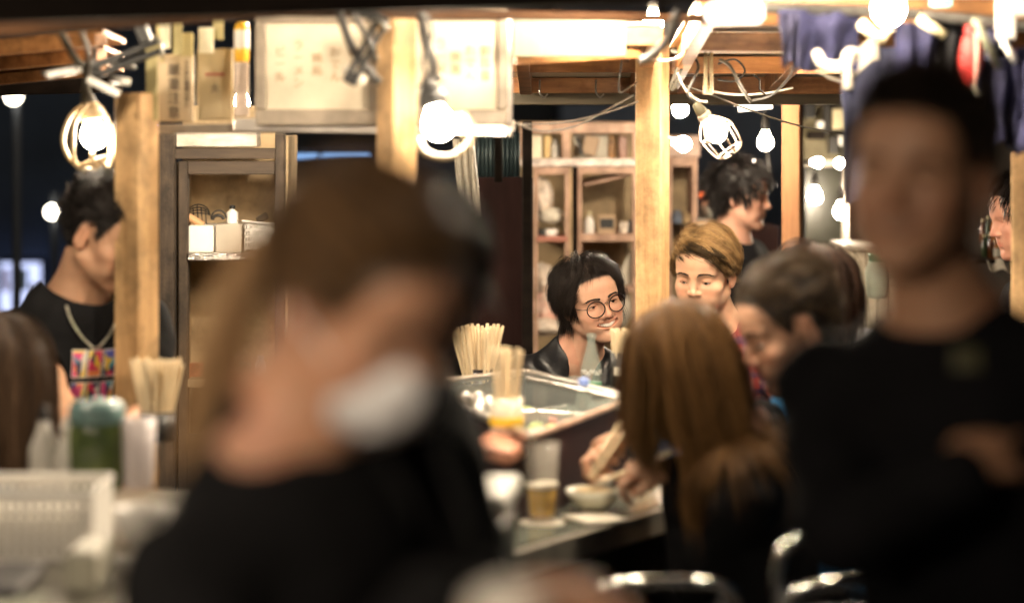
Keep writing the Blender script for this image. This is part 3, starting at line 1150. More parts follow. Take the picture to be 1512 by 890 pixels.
# 5 man standing at the right, arms crossed, near us
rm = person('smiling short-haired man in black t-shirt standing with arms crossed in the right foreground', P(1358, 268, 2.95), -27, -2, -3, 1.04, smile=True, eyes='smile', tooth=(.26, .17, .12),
            hip=P(1490, 900, 3.05) * [1, 1, 0] + [0, 0, .93], chest_yaw=-24, neck_off=(.042, .045, -.185), garment='crew', sleeve='long', legs='stand',
            skin=(.30, .16, .095), top=(.004, .004, .005), bulk=1.05, sh_w=.172, collar=.016,
            arms={1: dict(e=P(1240, 790, 2.90), w=P(1415, 705, 2.80), d=(.5, .8, .4), n=(.5, .8, 0), curl=(.3, .3, .3, .3)),
                  -1: dict(e=P(1530, 770, 2.92), w=P(1408, 704, 2.91), d=(-.66, .68, .30), n=(0, .95, -.2), curl=(.4, .4, .4, .4))},
            hair=dict(n=560, per=9, dirfn=comb(lambda p: np.stack([.1 + 0 * p[:, 0], .7 + 0 * p[:, 0], .3 - (p[:, 2] < .06) * 1.3], 1), .7),
                      lenfn=lambda p: np.where(p[:, 2] > .085, .036, np.where(p[:, 2] > .045, .018, .008)), vol=.014, grav=.05, messy=.3, width=.0020,
                      col=(.010, .008, .007), col2=(.05, .035, .025), seed=12))

# emblem on his chest, sunk onto the cloth
from mathutils.bvhtree import BVHTree


def drop_on(info, pts, d):
    me = info['top'].data
    bv = BVHTree.FromPolygons([tuple(v.co) for v in me.vertices], [tuple(p.vertices) for p in me.polygons])
    o = ORIG[info['root'].name]
    out = []
    for p in pts:
        h = bv.ray_cast(Vector((p - o + d * .3).tolist()), Vector((-d).tolist()), .7)
        out.append((np.array(h[0]) + o if h[0] is not None else p) + d * .003)
    return out


_c = P(1438, 535, 2.85)
_d = np.array([0, -1.0, 0])
_m = grid_sheet(6, 6, lambda u, v: _c + np.array([(u - .5) * .034, 0, (v - .5) * .026]))
obj('chest_emblem', (np.array(drop_on(rm, list(_m[0]), _d)), _m[1]), mat('olive_gold_print', (.040, .038, .012), rough=.6, var=0), rm['root'])

# 6 masked woman, nearest
mw = person('woman in white face mask with brown hair tied back leaning forward in the near foreground', P(528, 455, 2.22), 52, 30, 0, .94, fem=True, eyes='low', res=.0034,
            hip=P(425, 900, 2.42) * [1, 1, 0] + [0, 0, 1.0], chest_yaw=62, neck_off=(-.078, .030, -.132), garment='crew', collar=.012, legs='stand',
            skin=(.50, .27, .17), top=(.008, .008, .009), scalp=(.06, .035, .02), sh_w=.15,
            arms={1: dict(w=P(640, 905, 1.98), hint=(-.5, -.5, -1), d=(.9, .1, -.1), n=(0, 0, -1), curl=(.5, .6, .6, .6)), -1: dict(w=P(735, 882, 2.2), hint=(.2, .8, -1), d=(.8, -.3, .12), n=(0, -.3, -.9))},
            hair=dict(n=700, per=11, dirfn=comb(lambda p: np.stack([0 * p[:, 0], -1.0 + 0 * p[:, 1], .25 - (p[:, 2] < .04) * .25], 1), .10),
                      lenfn=lambda p: np.where(p[:, 1] > .055, .10, .13), vol=.014, grav=.03, messy=.05, width=.0026, tuft=.011, cling=.75, steps=12,
                      col=(.022, .013, .007), col2=(.17, .095, .042), seed=21, line=.012))
# her pony tail, a rope of hair falling behind the shoulder
fr6 = mw['fr']
rng6 = np.random.default_rng(5)
tb = fr6.w((0, -.105, .045))
tail = []
for i in range(420):
    ph_ = rng6.uniform(0, 6.28); rr_ = rng6.uniform(0, 1) ** .6
    off = np.array([math.cos(ph_), math.sin(ph_), 0]) * rr_
    c = [tb + off * .012, tb + (-.042, -.01, -.030) + off * .020, tb + (-.078, -.02, -.13) + off * .025, tb + (-.088, -.03, -.24) + off * .026,
         tb + (-.096 + rng6.normal(0, .005), -.04, -.34) + off * .020, tb + (-.105 + rng6.normal(0, .010), -.05, -.42 + rng6.uniform(-.05, .03)) + off * .010]
    tail.append(tube(c, .0016, 3, k=3, taper=[(0, .8), (.6, 1), (1, .2)]))
tm_ = join(*tail)
nv = len(tail[0][0])
cols6 = np.repeat(np.array([.16, .09, .04]) + rng6.uniform(0, 1, 420)[:, None] * np.array([.30, .20, .11]), nv, axis=0)
obj('ponytail', tm_, HAIR, mw['root'], smooth=True, cols=cols6)
# face mask
mk = mat('white_mask_cloth', (.84, .84, .86), rough=.9, var=.04, scale=30, bump=.1)
fxs = [np.arange(fr6.o[i] - .17, fr6.o[i] + .17, .0045) for i in range(3)]
G = Field(*fxs)
G.ell((0, .046, -.056), (.058, .060, .054), k=0, fr=fr6)
G.ell((0, .088, -.042), (.024, .024, .030), k=.025, fr=fr6)
for _z in (-.030, -.052, -.074):
    G.cone((-.045, .098, _z), (.045, .098, _z), .0035, .0035, k=.006, fr=fr6)
G.cone((-.055, .06, .05), (.055, .06, .05), .058, .058, k=.006, fr=fr6, sub=True)
G.ell((0, .015, -.045), (.075, .055, .09), k=.004, fr=fr6, sub=True)
msk = obj('face_mask', G.mesh(), mk, mw['root'], smooth=True)
for s in (-1, 1):
    obj('ear_loop', tube([fr6.w((s * .052, .052, -.040)), fr6.w((s * .068, .03, -.022)), fr6.w((s * .082, -.018, .002)), fr6.w((s * .080, -.02, .022))], .0015, 5), mk, msk)

# 7 dark-haired person beyond her
dk = person('black-haired person in dark jacket with grey-blue hood seen behind the masked woman', P(618, 402, 3.35), 150, 12, 0, 1.0, eyes='open', features=False,
            hip=P(555, 900, 3.35) * [1, 1, 0] + [0, 0, .95], chest_yaw=115, neck_off=(-.030, .01, -.175), legs='stand', top=(.008, .009, .010), sh_w=.115, skin=(.42, .25, .16),
            arms={1: dict(w=(-.22, 3.20, 1.02), hint=(-.3, -.1, -1)), -1: dict(w=(-.22, 3.60, 1.02), hint=(-.3, .1, -1))},
            hair=dict(n=420, per=10, dirfn=away((0, -.04, .125), dn=.4), length=.075, vol=.014, grav=.7, messy=.12, width=.0028, col=(.010, .009, .009), col2=(.045, .038, .032), seed=31))
G = Field(*[np.arange(dk['nb'][i] - .24, dk['nb'][i] + .24, .008) for i in range(3)])
G.ell(dk['nb'] + (-.0, -.02, -.03), (.115, .10, .055), k=0)
G.ell(dk['nb'] + (.02, -.085, -.075), (.085, .045, .085), k=.04)
G.cone(dk['nb'], dk['nb'] + (0, 0, .2), .062, .10, k=.02, sub=True)
obj('hood', G.mesh(), mat('grey_blue_fleece', (.17, .18, .24), rough=.95, var=.25, scale=25), dk['root'], smooth=True)

# 8 cook at the left
ck = person('young cook in black t-shirt with colourful print looking down behind the left post', P(155, 348, 5.45), 66, 22, 0, 1.04, eyes='closed',
            hip=(-1.02, 5.60, .98), chest_yaw=30, neck_off=(-.080, .055, -.165), garment='crew', sleeve='short', legs='stand', skin=(.47, .27, .17), top=(.012, .012, .013), collar=.022,
            arms={1: dict(e=P(70, 560, 5.30), w=P(130, 690, 5.1), d=(.7, -.4, -.3), n=(0, -.3, -.9)), -1: dict(w=(-.84, 5.15, 1.0), hint=(.6, .2, -1), d=(.1, -.9, -.2), n=(0, 0, -1))},
            hair=dict(n=520, per=12, dirfn=comb(lambda p: np.stack([.1 + 0 * p[:, 0], 1.0 + 0 * p[:, 0], .15 - (p[:, 2] < .055) * 1.2], 1), .35),
                      lenfn=lambda p: np.where((p[:, 2] > .07) & (p[:, 1] > -.02), .062, np.where(p[:, 2] > .06, .03, .006)), vol=.012, grav=.25, messy=.25, width=.0022,
                      col=(.009, .008, .008), col2=(.035, .03, .028), seed=41, cling=.15))
nbk = ck['nb']
# printed letters on the shirt: two rows of patched colour blocks
pr = []
cols = []
pal = [(.75, .05, .14), (.85, .80, .72), (.10, .12, .50), (.88, .62, .06), (.80, .10, .30), (.05, .05, .12), (.06, .35, .50), (.9, .3, .1)]
rngp = np.random.default_rng(8)
cen = P(158, 532, 5.3)
lay = ck['fr']
nrmf = nrm(np.array([ck['cf'][0], ck['cf'][1], 0])); lat = -nrm(np.array([ck['cr'][0], ck['cr'][1], 0]))
from mathutils.bvhtree import BVHTree
PC = nbk + ck['cf'] * .124 - ck['up'] * .118


def print_pt(u, v):
    return PC + lat * u + np.array([0, 0, 1.0]) * v + ck['cf'] * (.012 - 1.6 * u * u - .28 * abs(v) * 0)


nu, nv_ = 34, 44
V_, F_, C_ = [], [], []
for row, (v0, v1) in enumerate(((.004, .068), (-.070, -.006))):
    for col_, (u0, u1) in enumerate(((-.050, -.017), (-.014, .018), (.021, .052))):
        gm_, gf_ = grid_sheet(10, 14, lambda a, b: print_pt(u0 + (u1 - u0) * a, v0 + (v1 - v0) * b))
        n0 = len(V_)
        V_ += list(gm_); F_ += [[i + n0 for i in q] for q in gf_ if True]
        seeds = rngp.uniform(0, 1, (9, 2)); sc_ = [pal[rngp.integers(len(pal))] for _ in range(9)]
        for a in range(11):
            for b in range(15):
                dd = [(a / 10 - s_[0]) ** 2 + (b / 14 - s_[1]) ** 2 for s_ in seeds]
                edge = a in (0, 10) or b in (0, 14)
                C_.append((.85, .82, .78) if edge else sc_[int(np.argmin(dd))])
# laid onto the shirt: every point dropped on the cloth from in front
from mathutils.bvhtree import BVHTree
_me = ck['top'].data
_bv = BVHTree.FromPolygons([tuple(v.co) for v in _me.vertices], [tuple(p.vertices) for p in _me.polygons])
_o = ORIG[ck['root'].name]
_dir = nrm(ck['cf'] * [1, 1, 0])
for _i, _p in enumerate(V_):
    _h = _bv.ray_cast(Vector((_p - _o + _dir * .25).tolist()), Vector((-_dir).tolist()), .6)
    if _h[0] is not None:
        V_[_i] = np.array(_h[0]) + _o + _dir * .003
chn = []
for _u, _v in ((-.064, .165), (-.058, .14), (-.046, .115), (-.026, .088), (0, .068), (.026, .088), (.046, .115), (.058, .14), (.064, .165)):
    _p = PC + lat * _u + np.array([0, 0, _v])
    _h = _bv.ray_cast(Vector((_p - _o + _dir * .25).tolist()), Vector((-_dir).tolist()), .6)
    chn.append((np.array(_h[0]) + _o if _h[0] is not None else _p) + _dir * .004)
obj('neck_chain', tube(chn, .0030, 6), mat('steel_chain', (.62, .60, .50), rough=.3, metal=1, var=.4, scale=200), ck['root'], smooth=True)
obj('shirt_print', (np.array(V_), F_), mat_attr('print_ink', rough=.6), ck['root'], cols=np.array(C_))

# 9 man further back
bk = person('black-haired man in dark jacket standing in profile at the back of the stall', P(1094, 292, 8.5), 74, 4, 0, 1.02, eyes='open', features=True, hand_fine=False,
            hip=(.78, 8.6, .80), chest_yaw=60, neck_off=(-.03, .03, -.175), top=(.013, .013, .015), skin=(.50, .28, .2), res=.0055,
            hair=dict(n=300, per=10, dirfn=away((0, -.04, .125), dn=.1), length=.062, vol=.024, grav=.5, messy=.25, width=.003, seed=51))
# 10 dark hair behind the profile man
bh = person('dark-haired customer in white shirt mostly hidden behind the profile man', P(1196, 440, 5.75), -120, 10, 0, 1.0, features=False, hand_fine=False, res=.0055,
            hip=(.82, 6.0, .62), top=(.55, .56, .62), neck_off=(.05, .0, -.165), skin=(.45, .26, .17), group=None,
            arms={1: dict(w=(.42, 5.85, .88), hint=(0, 0, -1)), -1: dict(w=(.42, 5.65, .88), hint=(0, 0, -1))},
            hair=dict(n=420, per=10, dirfn=away((0, -.04, .125), dn=.4), length=.15, vol=.02, grav=1.4, messy=.08, width=.0026, col=(.012, .009, .008), col2=(.07, .035, .022), seed=52))
# 11 customer at the lower left edge
lc = person('customer with long dark hair and navy top at the lower left edge', P(0, 560, 4.85), 120, 12, 0, 1.0, fem=True, features=False, hand_fine=False, res=.0055,
            hip=(-1.12, 4.75, .60), chest_yaw=110, top=(.015, .03, .05), skin=(.4, .24, .16),
            hair=dict(n=480, per=10, dirfn=away((0, -.03, .13), dn=.3), length=.30, vol=.012, grav=2.2, steps=16, messy=.05, width=.003, col=(.022, .014, .010), col2=(.10, .06, .035), seed=61))
# 12 person cut by the right edge
re_ = person('person in dark clothes behind the cream post at the right edge', P(1512, 322, 6.9), -80, 12, 0, 1.02, features=False, hand_fine=False, res=.0055,
             hip=(1.55, 6.9, .62), top=(.012, .012, .014), skin=(.55, .28, .2), hair=dict(n=260, per=10, dirfn=away((0, -.04, .125), dn=.1), length=.05, vol=.014, grav=.5, width=.003, seed=71))
# ------------------------------------------------------------------ materials of the stall
W_CREAM = mat('planed_pine', (.58, .38, .19), rough=.6, var=.16, scale=3.2, stretch=(9, 9, .7), bump=.2, color2=(.33, .18, .07))
def stain(m, scale, lo):
    """grease and handling marks: a second, unstretched noise over the base colour"""
    nt = m.node_tree
    b = nt.nodes['Principled BSDF']
    src = b.inputs['Base Color'].links[0].from_socket
    tc = nt.nodes.new('ShaderNodeTexCoord')
    nz = nt.nodes.new('ShaderNodeTexNoise'); nz.inputs['Scale'].default_value = scale; nz.inputs['Detail'].default_value = 8; nz.inputs['Roughness'].default_value = .7
    mr = nt.nodes.new('ShaderNodeMapRange'); mr.inputs['From Min'].default_value = .40; mr.inputs['From Max'].default_value = .56
    mr.inputs['To Min'].default_value = lo; mr.inputs['To Max'].default_value = 1.0
    sc = nt.nodes.new('ShaderNodeVectorMath'); sc.operation = 'SCALE'
    nt.links.new(tc.outputs['Object'], nz.inputs['Vector']); nt.links.new(nz.outputs['Fac'], mr.inputs['Value'])
    nt.links.new(src, sc.inputs[0]); nt.links.new(mr.outputs['Result'], sc.inputs['Scale'])
    nt.links.new(sc.outputs['Vector'], b.inputs['Base Color'])


stain(W_CREAM, 7, .55)
W_ORANGE = mat('varnished_cedar', (.42, .20, .075), rough=.45, var=.2, scale=4, stretch=(1.2, 9, 9), bump=.1, color2=(.22, .09, .03))
W_OLD = mat('weathered_dark_wood', (.070, .050, .034), rough=.75, var=.3, scale=5, stretch=(7, 7, .8), bump=.3, color2=(.030, .021, .015), rvar=.15)
W_OLDH = mat('weathered_dark_rail', (.070, .050, .034), rough=.75, var=.3, scale=5, stretch=(.8, 7, 7), bump=.3, color2=(.030, .021, .015), rvar=.15)
W_DARK = mat('smoked_black_wood', (.012, .008, .006), rough=.75, spec=.12, var=.3, scale=5, stretch=(.7, 6, 6), bump=.2)
W_PINK = mat('pinkish_ply', (.50, .33, .24), rough=.6, var=.2, scale=6, stretch=(2, 2, .6), bump=.1, color2=(.33, .19, .13))
W_GREY = mat('greyed_plank', (.34, .29, .23), rough=.7, var=.25, scale=5, stretch=(1, 6, 6), bump=.2)
BEIGE = mat('beige_board', (.50, .37, .215), rough=.7, var=.16, scale=5, bump=.08)
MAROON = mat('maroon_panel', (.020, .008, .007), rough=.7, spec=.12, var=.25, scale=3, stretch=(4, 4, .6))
STEEL = mat('worn_steel', (.42, .41, .38), rough=.30, metal=.95, var=.15, scale=30, rvar=.12)
ALU = mat('bright_aluminium', (.62, .58, .54), rough=.28, metal=.9, var=.1, scale=20, bump=.12)
CHROME = mat('chrome', (.7, .7, .68), rough=.12, metal=1.0, var=0)
PAPER = mat('cream_paper', (.78, .70, .55), rough=.85, var=.06, scale=5)
PAPERW = mat('white_paper', (.60, .56, .47), rough=.85, var=.04, scale=5)
WHITEP = mat('white_plastic', (.74, .72, .68), rough=.4, var=.06, scale=6)
IVORY = mat('ivory_plastic', (.60, .52, .33), rough=.45, var=.12, scale=14)
BLACKP = mat('black_plastic', (.018, .018, .018), rough=.4, var=.1)
CABLE = mat('grey_cable', (.10, .09, .075), rough=.5, var=.15, scale=30)
CABLEB = mat('black_cable', (.018, .016, .014), rough=.5, var=0)
CABLEW = mat('white_cable', (.62, .58, .5), rough=.45, var=.1)
COUNTER = mat('dark_green_counter', (.085, .095, .078), rough=.22, var=.25, scale=7, rvar=.10, bump=.03)
GLASS = mat('case_glass', (.80, .88, .84), rough=.02, spec=1.0, var=0, alpha=.07)
GLASSC = mat('clear_glass', (.40, .48, .44), rough=.04, spec=1.0, var=0, alpha=.17)
CHOP = mat('bamboo_chopstick', (.76, .62, .41), rough=.55, var=.14, scale=40, stretch=(1, 1, .2))
NAVY = mat('indigo_cloth', (.030, .031, .085), rough=.9, var=.3, scale=9, bump=.2)
NAVYD = mat('dark_indigo_cloth', (.025, .025, .06), rough=.9, var=.3, scale=9, bump=.2)
CREAMC = mat('unbleached_cloth', (.66, .60, .50), rough=.9, var=.1, scale=9, bump=.2)
ASPH = mat('night_asphalt', (.045, .045, .047), rough=.7, var=.3, scale=3, bump=.25, rvar=.2)
WARM = (1.0, .66, .34)
BULB = emat('lit_bulb_glass', (1.0, .82, .60), 100.0)
BULB_H = emat('added_bulb_hidden', (1.0, .82, .60), 620.0)
BULB_B = emat('lit_bulb_back', (1.0, .83, .62), 90.0)


def single(name, label, cat, mesh, m, group=None, smooth=False, kind=None, cols=None):
    return tag(obj(name, mesh, m, None, smooth=smooth, cols=cols), label, cat, group, kind)


def ibox(x0, x1, y0, y1, d, depth, bev=.003, rz=0.0, dz=0):
    """an upright box whose front face shows between those pixels at distance d"""
    a, b = P(x0, y1, d), P(x1, y0, d)
    return box(((a[0] + b[0]) / 2, d + depth / 2, (a[2] + b[2]) / 2), (b[0] - a[0], depth, b[2] - a[2]), rz=rz, bev=bev)


def struct(name, mesh, m):
    o = obj(name, mesh, m)
    o['kind'] = 'structure'
    return o


# ------------------------------------------------------------------ ground and street behind
def gz(u, v):
    return ((u - .5) * 120, -20 + v * 100, 0)


struct('ground', grid_sheet(24, 24, gz), ASPH)
stain(W_OLD, 9, .4); stain(BEIGE, 6, .6); stain(W_PINK, 8, .6); stain(W_ORANGE, 6, .55)
DARKWALL = mat('dark_facade', (.028, .034, .046), rough=.8, var=.2, scale=2, bump=.1)
b1 = thing('building', 'dark blue-grey building far behind the left of the stall', 'building', (-5, 16, 0))
obj('wall', box((-5.6, 17.5, 3.5), (8.0, 3, 7), bev=.02), mat('blue_grey_render', (.035, .055, .095), rough=.8, var=.2, scale=1.5), b1)
for (a_, b_, c_, d_, m_) in ((0, 60, 388, 462, emat('pale_shop_window', (.55, .62, .95), .75)),):
    fr_ = obj('shop_window', ibox(a_, b_, c_, d_, 15.7, .08), m_, b1)
    for k in range(4):
        obj('poster', ibox(a_ + 3 + k * 14, a_ + 13 + k * 14, c_ + 8 + (k % 2) * 22, c_ + 42 + (k % 2) * 20, 15.66, .02), mat('poster_%d' % k, [(.7, .3, .4), (.7, .7, .2), (.4, .6, .8), (.8, .8, .8)][k], rough=.7), fr_)
    obj('frame', join(ibox(a_ - 6, b_ + 6, c_ - 6, c_, 15.65, .1), ibox(a_ - 6, b_ + 6, d_, d_ + 6, 15.65, .1), ibox(b_, b_ + 6, c_, d_, 15.65, .1)), DARKWALL, b1)
b2 = thing('building', 'dark building with blue night glow behind the right of the stall', 'building', (3, 15, 0))
obj('wall', box((4.5, 16.5, 3.5), (8.4, 3, 7), bev=.02), mat('blue_glow_render', (.10, .13, .19), rough=.8, var=.2, scale=1.5), b2)  # slate blue wall colour stands in for the night glow
obj('drainpipe', tube([(.9, 14.92, 0), (.9, 14.92, 6)], .06, 8, k=1), DARKWALL, b2)
b3 = thing('building', 'black-fronted shop far behind the middle of the stall', 'building', (-1, 18.6, 0))
obj('wall', box((-.75, 18.6, 3.2), (3.2, 3, 6.4), bev=.02), DARKWALL, b3)
obj('shutter', join(*[ibox(470, 690, 215 + k * 22, 234 + k * 22, 17.0, .06) for k in range(14)]), mat('navy_shutter', (.03, .045, .09), rough=.5, metal=.3), b3)
# cool light tubes seen through the gap
for px0, px1, py in ((425, 470, 232), (476, 545, 232)):
    t = thing('light_tube', 'cool white fluorescent tube %s in the dark gap over the masked woman' % ('left one' if px0 < 450 else 'right one'), 'lamp', P(px0, py, 12), group='cool tubes in the gap')
    a_, b_ = P(px0, py, 12), P(px1, py, 12)
    obj('tube_glass', tube([a_, b_], .012, 8, k=1), emat('cool_tube', (.30, .55, 1.0), .6), t, smooth=True)
    obj('fitting', box((a_ + b_) / 2 + (0, 0.03, .03), (abs(b_[0] - a_[0]) + .05, .03, .025)), DARKWALL, t)


def pole_lamp(px, py, d, r, label, strength):
    c = P(px, py, d)
    t = thing('street_lamp', label, 'street lamp', (c[0], c[1] + .05, 0))
    obj('lamp_globe', sphere(c, r, 18), emat('lamp_%d' % int(strength * 10), (1.0, .90, .70), strength), t, smooth=True)
    obj('pole', tube([(c[0], c[1] + r + .03, 0), (c[0], c[1] + r + .03, c[2] + .1)], .022, 8, k=1), DARKWALL, t)


pole_lamp(77, 313, 13, .035, 'round warm street lamp glowing left of the cook', 9)
pole_lamp(20, 142, 11, .04, 'pale street lamp just under the left roof planks', 7)

# ------------------------------------------------------------------ posts
def post(px0, px1, split, d, z1, m, label, px_top=None, h0=0.0, group='posts of the stall', w2=None):
    wpx = (px1 - px0) / F_PX * d
    a_, b_ = (split - px0) / F_PX * d, (px1 - split) / F_PX * d
    s = math.hypot(a_, b_)
    ang = math.atan2(b_, a_)
    # left visible face is a_ wide, right one b_ wide
    x = (px0 + px1) / 2
    xc = (x - CX) / F_PX * d
    return single('post', label, 'post', box((xc, d + s / 2, (h0 + z1) / 2), (s, s, z1 - h0), rz=-ang, bev=.004), m, group)


post(165, 231, 207, 5.35, P(0, 137, 5.35)[2], W_CREAM, 'pine post beside the cook, with the lit caged bulb at its top left')
post(553, 616, 582, 5.15, 1.90, W_CREAM, 'pine post between the two framed papers above the masked woman')
post(938, 991, 976, 6.25, 1.885, W_CREAM, 'tall cream pine post between the laughing man and the blond man')
post(1155, 1189, 1181, 8.0, 1.82, mat('orange_cedar_post', (.42, .20, .09), rough=.6, var=.2, scale=4, stretch=(6, 6, .8)), 'reddish wooden post behind the profile man')
post(1495, 1560, 1540, 5.6, P(0, 225, 5.6)[2], W_CREAM, 'cream post at the right edge of the stall')

# ------------------------------------------------------------------ roof
def slope(x, y):
    """height of the back awning's underside"""
    return 1.862 - .095 * (y - 5.8) / 1.2


rf = thing('stall_roof', 'wooden stall roof with framed ceiling panels and a dark front beam', 'roof', (0, 5.5, 1.85))
# front beam, dark, nearest
obj('front_beam', bar(P(-60, 2, 4.25) + (0, 0, .035), P(1060, -28, 4.5) + (0, 0, .035), .07, .15), W_DARK, rf)
obj('front_board', bar(P(-60, 48, 4.7), P(420, 14, 4.9), .05, .03), mat('brown_fascia', (.030, .013, .005), rough=.75, spec=.12, var=.2, scale=5, stretch=(.7, 6, 6)), rf)
obj('fascia_strip', bar(P(400, 18, 4.9), P(1040, 28, 5.3), .04, .018), mat('brown_fascia', (.045, .022, .010)), rf)
obj('roof_sheet', quad_slab((-2.2, 4.3, 2.16), (3.2, 4.3, 2.16), (3.2, 7.6, 2.10), (-2.2, 7.6, 2.10), .03), W_DARK, rf)
# awning panel in the middle
def rafter(x0, y0, x1, y1, w, h, m, dz=0.0, name='rafter'):
    return obj(name, bar((x0, y0, slope(x0, y0) + dz), (x1, y1, slope(x1, y1) + dz), w, h), m, rf)


obj('ceiling_panel', quad_slab((.00, 5.75, slope(0, 5.75) + .03), (.36, 5.75, slope(0, 5.75) + .03), (.36, 7.08, slope(0, 7.08) + .03), (.00, 7.08, slope(0, 7.08) + .03), .006), PAPER, rf)
for y in (5.78, 6.42, 7.02):
    rafter(0, y, .36, y, .05, .045, W_ORANGE)
for x in (.02, .34):
    rafter(x, 5.78, x + .02, 7.04, .035, .05, W_ORANGE)
obj('ceiling_panel', quad_slab((.41, 5.3, slope(0, 5.3) + .035), (1.30, 5.3, slope(0, 5.3) + .035), (1.30, 7.08, slope(0, 7.08) + .035), (.41, 7.08, slope(0, 7.08) + .035), .006), PAPER, rf)
for y, hh in ((5.32, .06), (5.9, .045), (6.45, .045), (7.02, .05)):
    rafter(.42, y, 1.30, y, .06, hh, W_ORANGE)
for x in (.43, .72, 1.00, 1.27):
    rafter(x, 5.3, x + .03, 7.04, .035, .05, W_ORANGE)
obj('back_beam', box((.60, 7.13, P(0, 142, 7.13)[2]), (1.42, .06, .052)), mat('olive_beam', (.12, .10, .065), rough=.6, var=.2, scale=5, stretch=(.7, 6, 6)), rf)
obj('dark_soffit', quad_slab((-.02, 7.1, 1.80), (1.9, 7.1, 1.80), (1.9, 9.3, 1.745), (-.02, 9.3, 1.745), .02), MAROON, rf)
# left planks
for i in range(3):
    a_ = P(-40, 118 - i * 22, 6.6 - i * .35); b_ = P(165, 98 - i * 22, 6.2 - i * .35)
    obj('ceiling_board', quad_slab(a_ + (0, -.12, .012), b_ + (0, -.12, .012), b_ + (0, .20, 0), a_ + (0, .20, 0), .012), W_ORANGE, rf)
    obj('batten', bar(a_ + (0, -.14, -.012), b_ + (0, -.14, -.012), .03, .03), W_ORANGE, rf)
obj('side_beam', bar(P(-40, 132, 6.9), P(175, 126, 6.7), .05, .04), W_DARK, rf)

# ------------------------------------------------------------------ shelf with framed papers
sh = thing('wall_shelf', 'long high shelf of pale wood with bright metal edge over the masked woman', 'shelf', P(490, 190, 5.5))
obj('board', bar(P(222, 191, 5.60), P(757, 186, 5.55), .20, .022), W_GREY, sh)
obj('metal_edge', bar(P(345, 184, 5.47), P(757, 192, 5.43), .012, .030), ALU, sh)
for px in (735,):
    obj('bracket', bar(P(px, 192, 5.6), P(px, 192, 5.6) + (0, .3, -.12), .02, .02), W_DARK, sh)
# the hanging rods that carry the shelf
obj('hanger', ibox(746, 757, 18, 200, 5.42, .015), ALU, sh)


def frame_pic(px0, px1, py0, py1, d, label, tilt=0.0, paperm=None, framem=None, border=12, script=True, seed=1):
    framem = framem or mat('grey_brown_frame', (.24, .20, .155), rough=.45, var=.2, scale=10)
    paperm = paperm or mat('aged_menu_paper', (.50, .44, .34), rough=.85, var=.12, scale=5)
    t = thing('framed_paper', label, 'picture frame', P((px0 + px1) / 2, py1, d), group='framed papers on the high shelf')
    b = border
    for (a_, b_, c_, d_) in ((px0, px1, py0, py0 + b), (px0, px1, py1 - b * 1.5, py1), (px0, px0 + b, py0 + b, py1 - b * 1.5), (px1 - b, px1, py0 + b, py1 - b * 1.5)):
        obj('frame_side', ibox(a_, b_, c_, d_, d, .028, bev=.004), framem, t)
    sheet = obj('paper', ibox(px0 + b, px1 - b, py0 + b, py1 - b * 1.5, d + .012, .004, bev=.0005), paperm, t)
    if script:
        rng = np.random.default_rng(seed)
        w_ = px1 - px0 - 2 * b
        ink = mat('faded_ink', (.34, .25, .16), rough=.8, var=0)
        glyphs = 'いろはにほへと品書'
        words_ = ['御品書', 'おでん', '焼鳥', 'ラーメン', 'ビール']
        for i in range(5):
            px = px1 - b - w_ * (i + .8) / 5.6
            c = P(px, (py0 + py1) / 2 - 6, d + .0105)
            obj('writing', text_mesh(words_[i], .026, c, vertical=True), ink, sheet)
    return t


frame_pic(376, 560, 18, 186, 5.42, 'wide framed menu paper left of the middle post', border=16, seed=1)
frame_pic(596, 750, 14, 186, 5.36, 'framed menu paper right of the middle post, behind the ringed bulb', border=16, seed=2)
pp = single('sign_panel', 'pale blank light panel under the roof between the framed papers and the cream post', 'panel', ibox(758, 925, 22, 84, 5.60, .01),
            mat('pale_green_white_panel', (.22, .235, .18), rough=.6, var=.15, scale=3, stretch=(3, 1, .3)))
single('wooden_rail', 'brown wooden rail under the pale panel', 'rail', bar(P(757, 90, 5.66), P(940, 80, 5.8), .05, .022), W_ORANGE)


# wooden plaques with writing, left
def plaque(px0, px1, py0, py1, d, label, txt, size, m, group='plaques on the left end of the high shelf', small=None, red=None):
    t = thing('plaque', label, 'sign', P((px0 + px1) / 2, py1, d), group=group)
    obj('plate', ibox(px0, px1, py0, py1, d, .012), m, t)
    ink = mat('black_ink', (.02, .012, .015), rough=.7, var=0)
    if txt:
        obj('writing', text_mesh(txt, size, P((px0 + px1) / 2 - (2 if small else 0), (py0 + py1) / 2 + 6, d - .001), vertical=True), ink, t)
    if small:
        obj('small_writing', text_mesh(small, .011, P(px1 - 10, (py0 + py1) / 2 - 6, d - .001), vertical=True), ink, t)
    if red:
        obj('stamp', ibox(red[0], red[1], red[2], red[3], d - .002, .003), mat('red_brown_stamp', (.25, .07, .05), rough=.7, var=0), t)
    return t


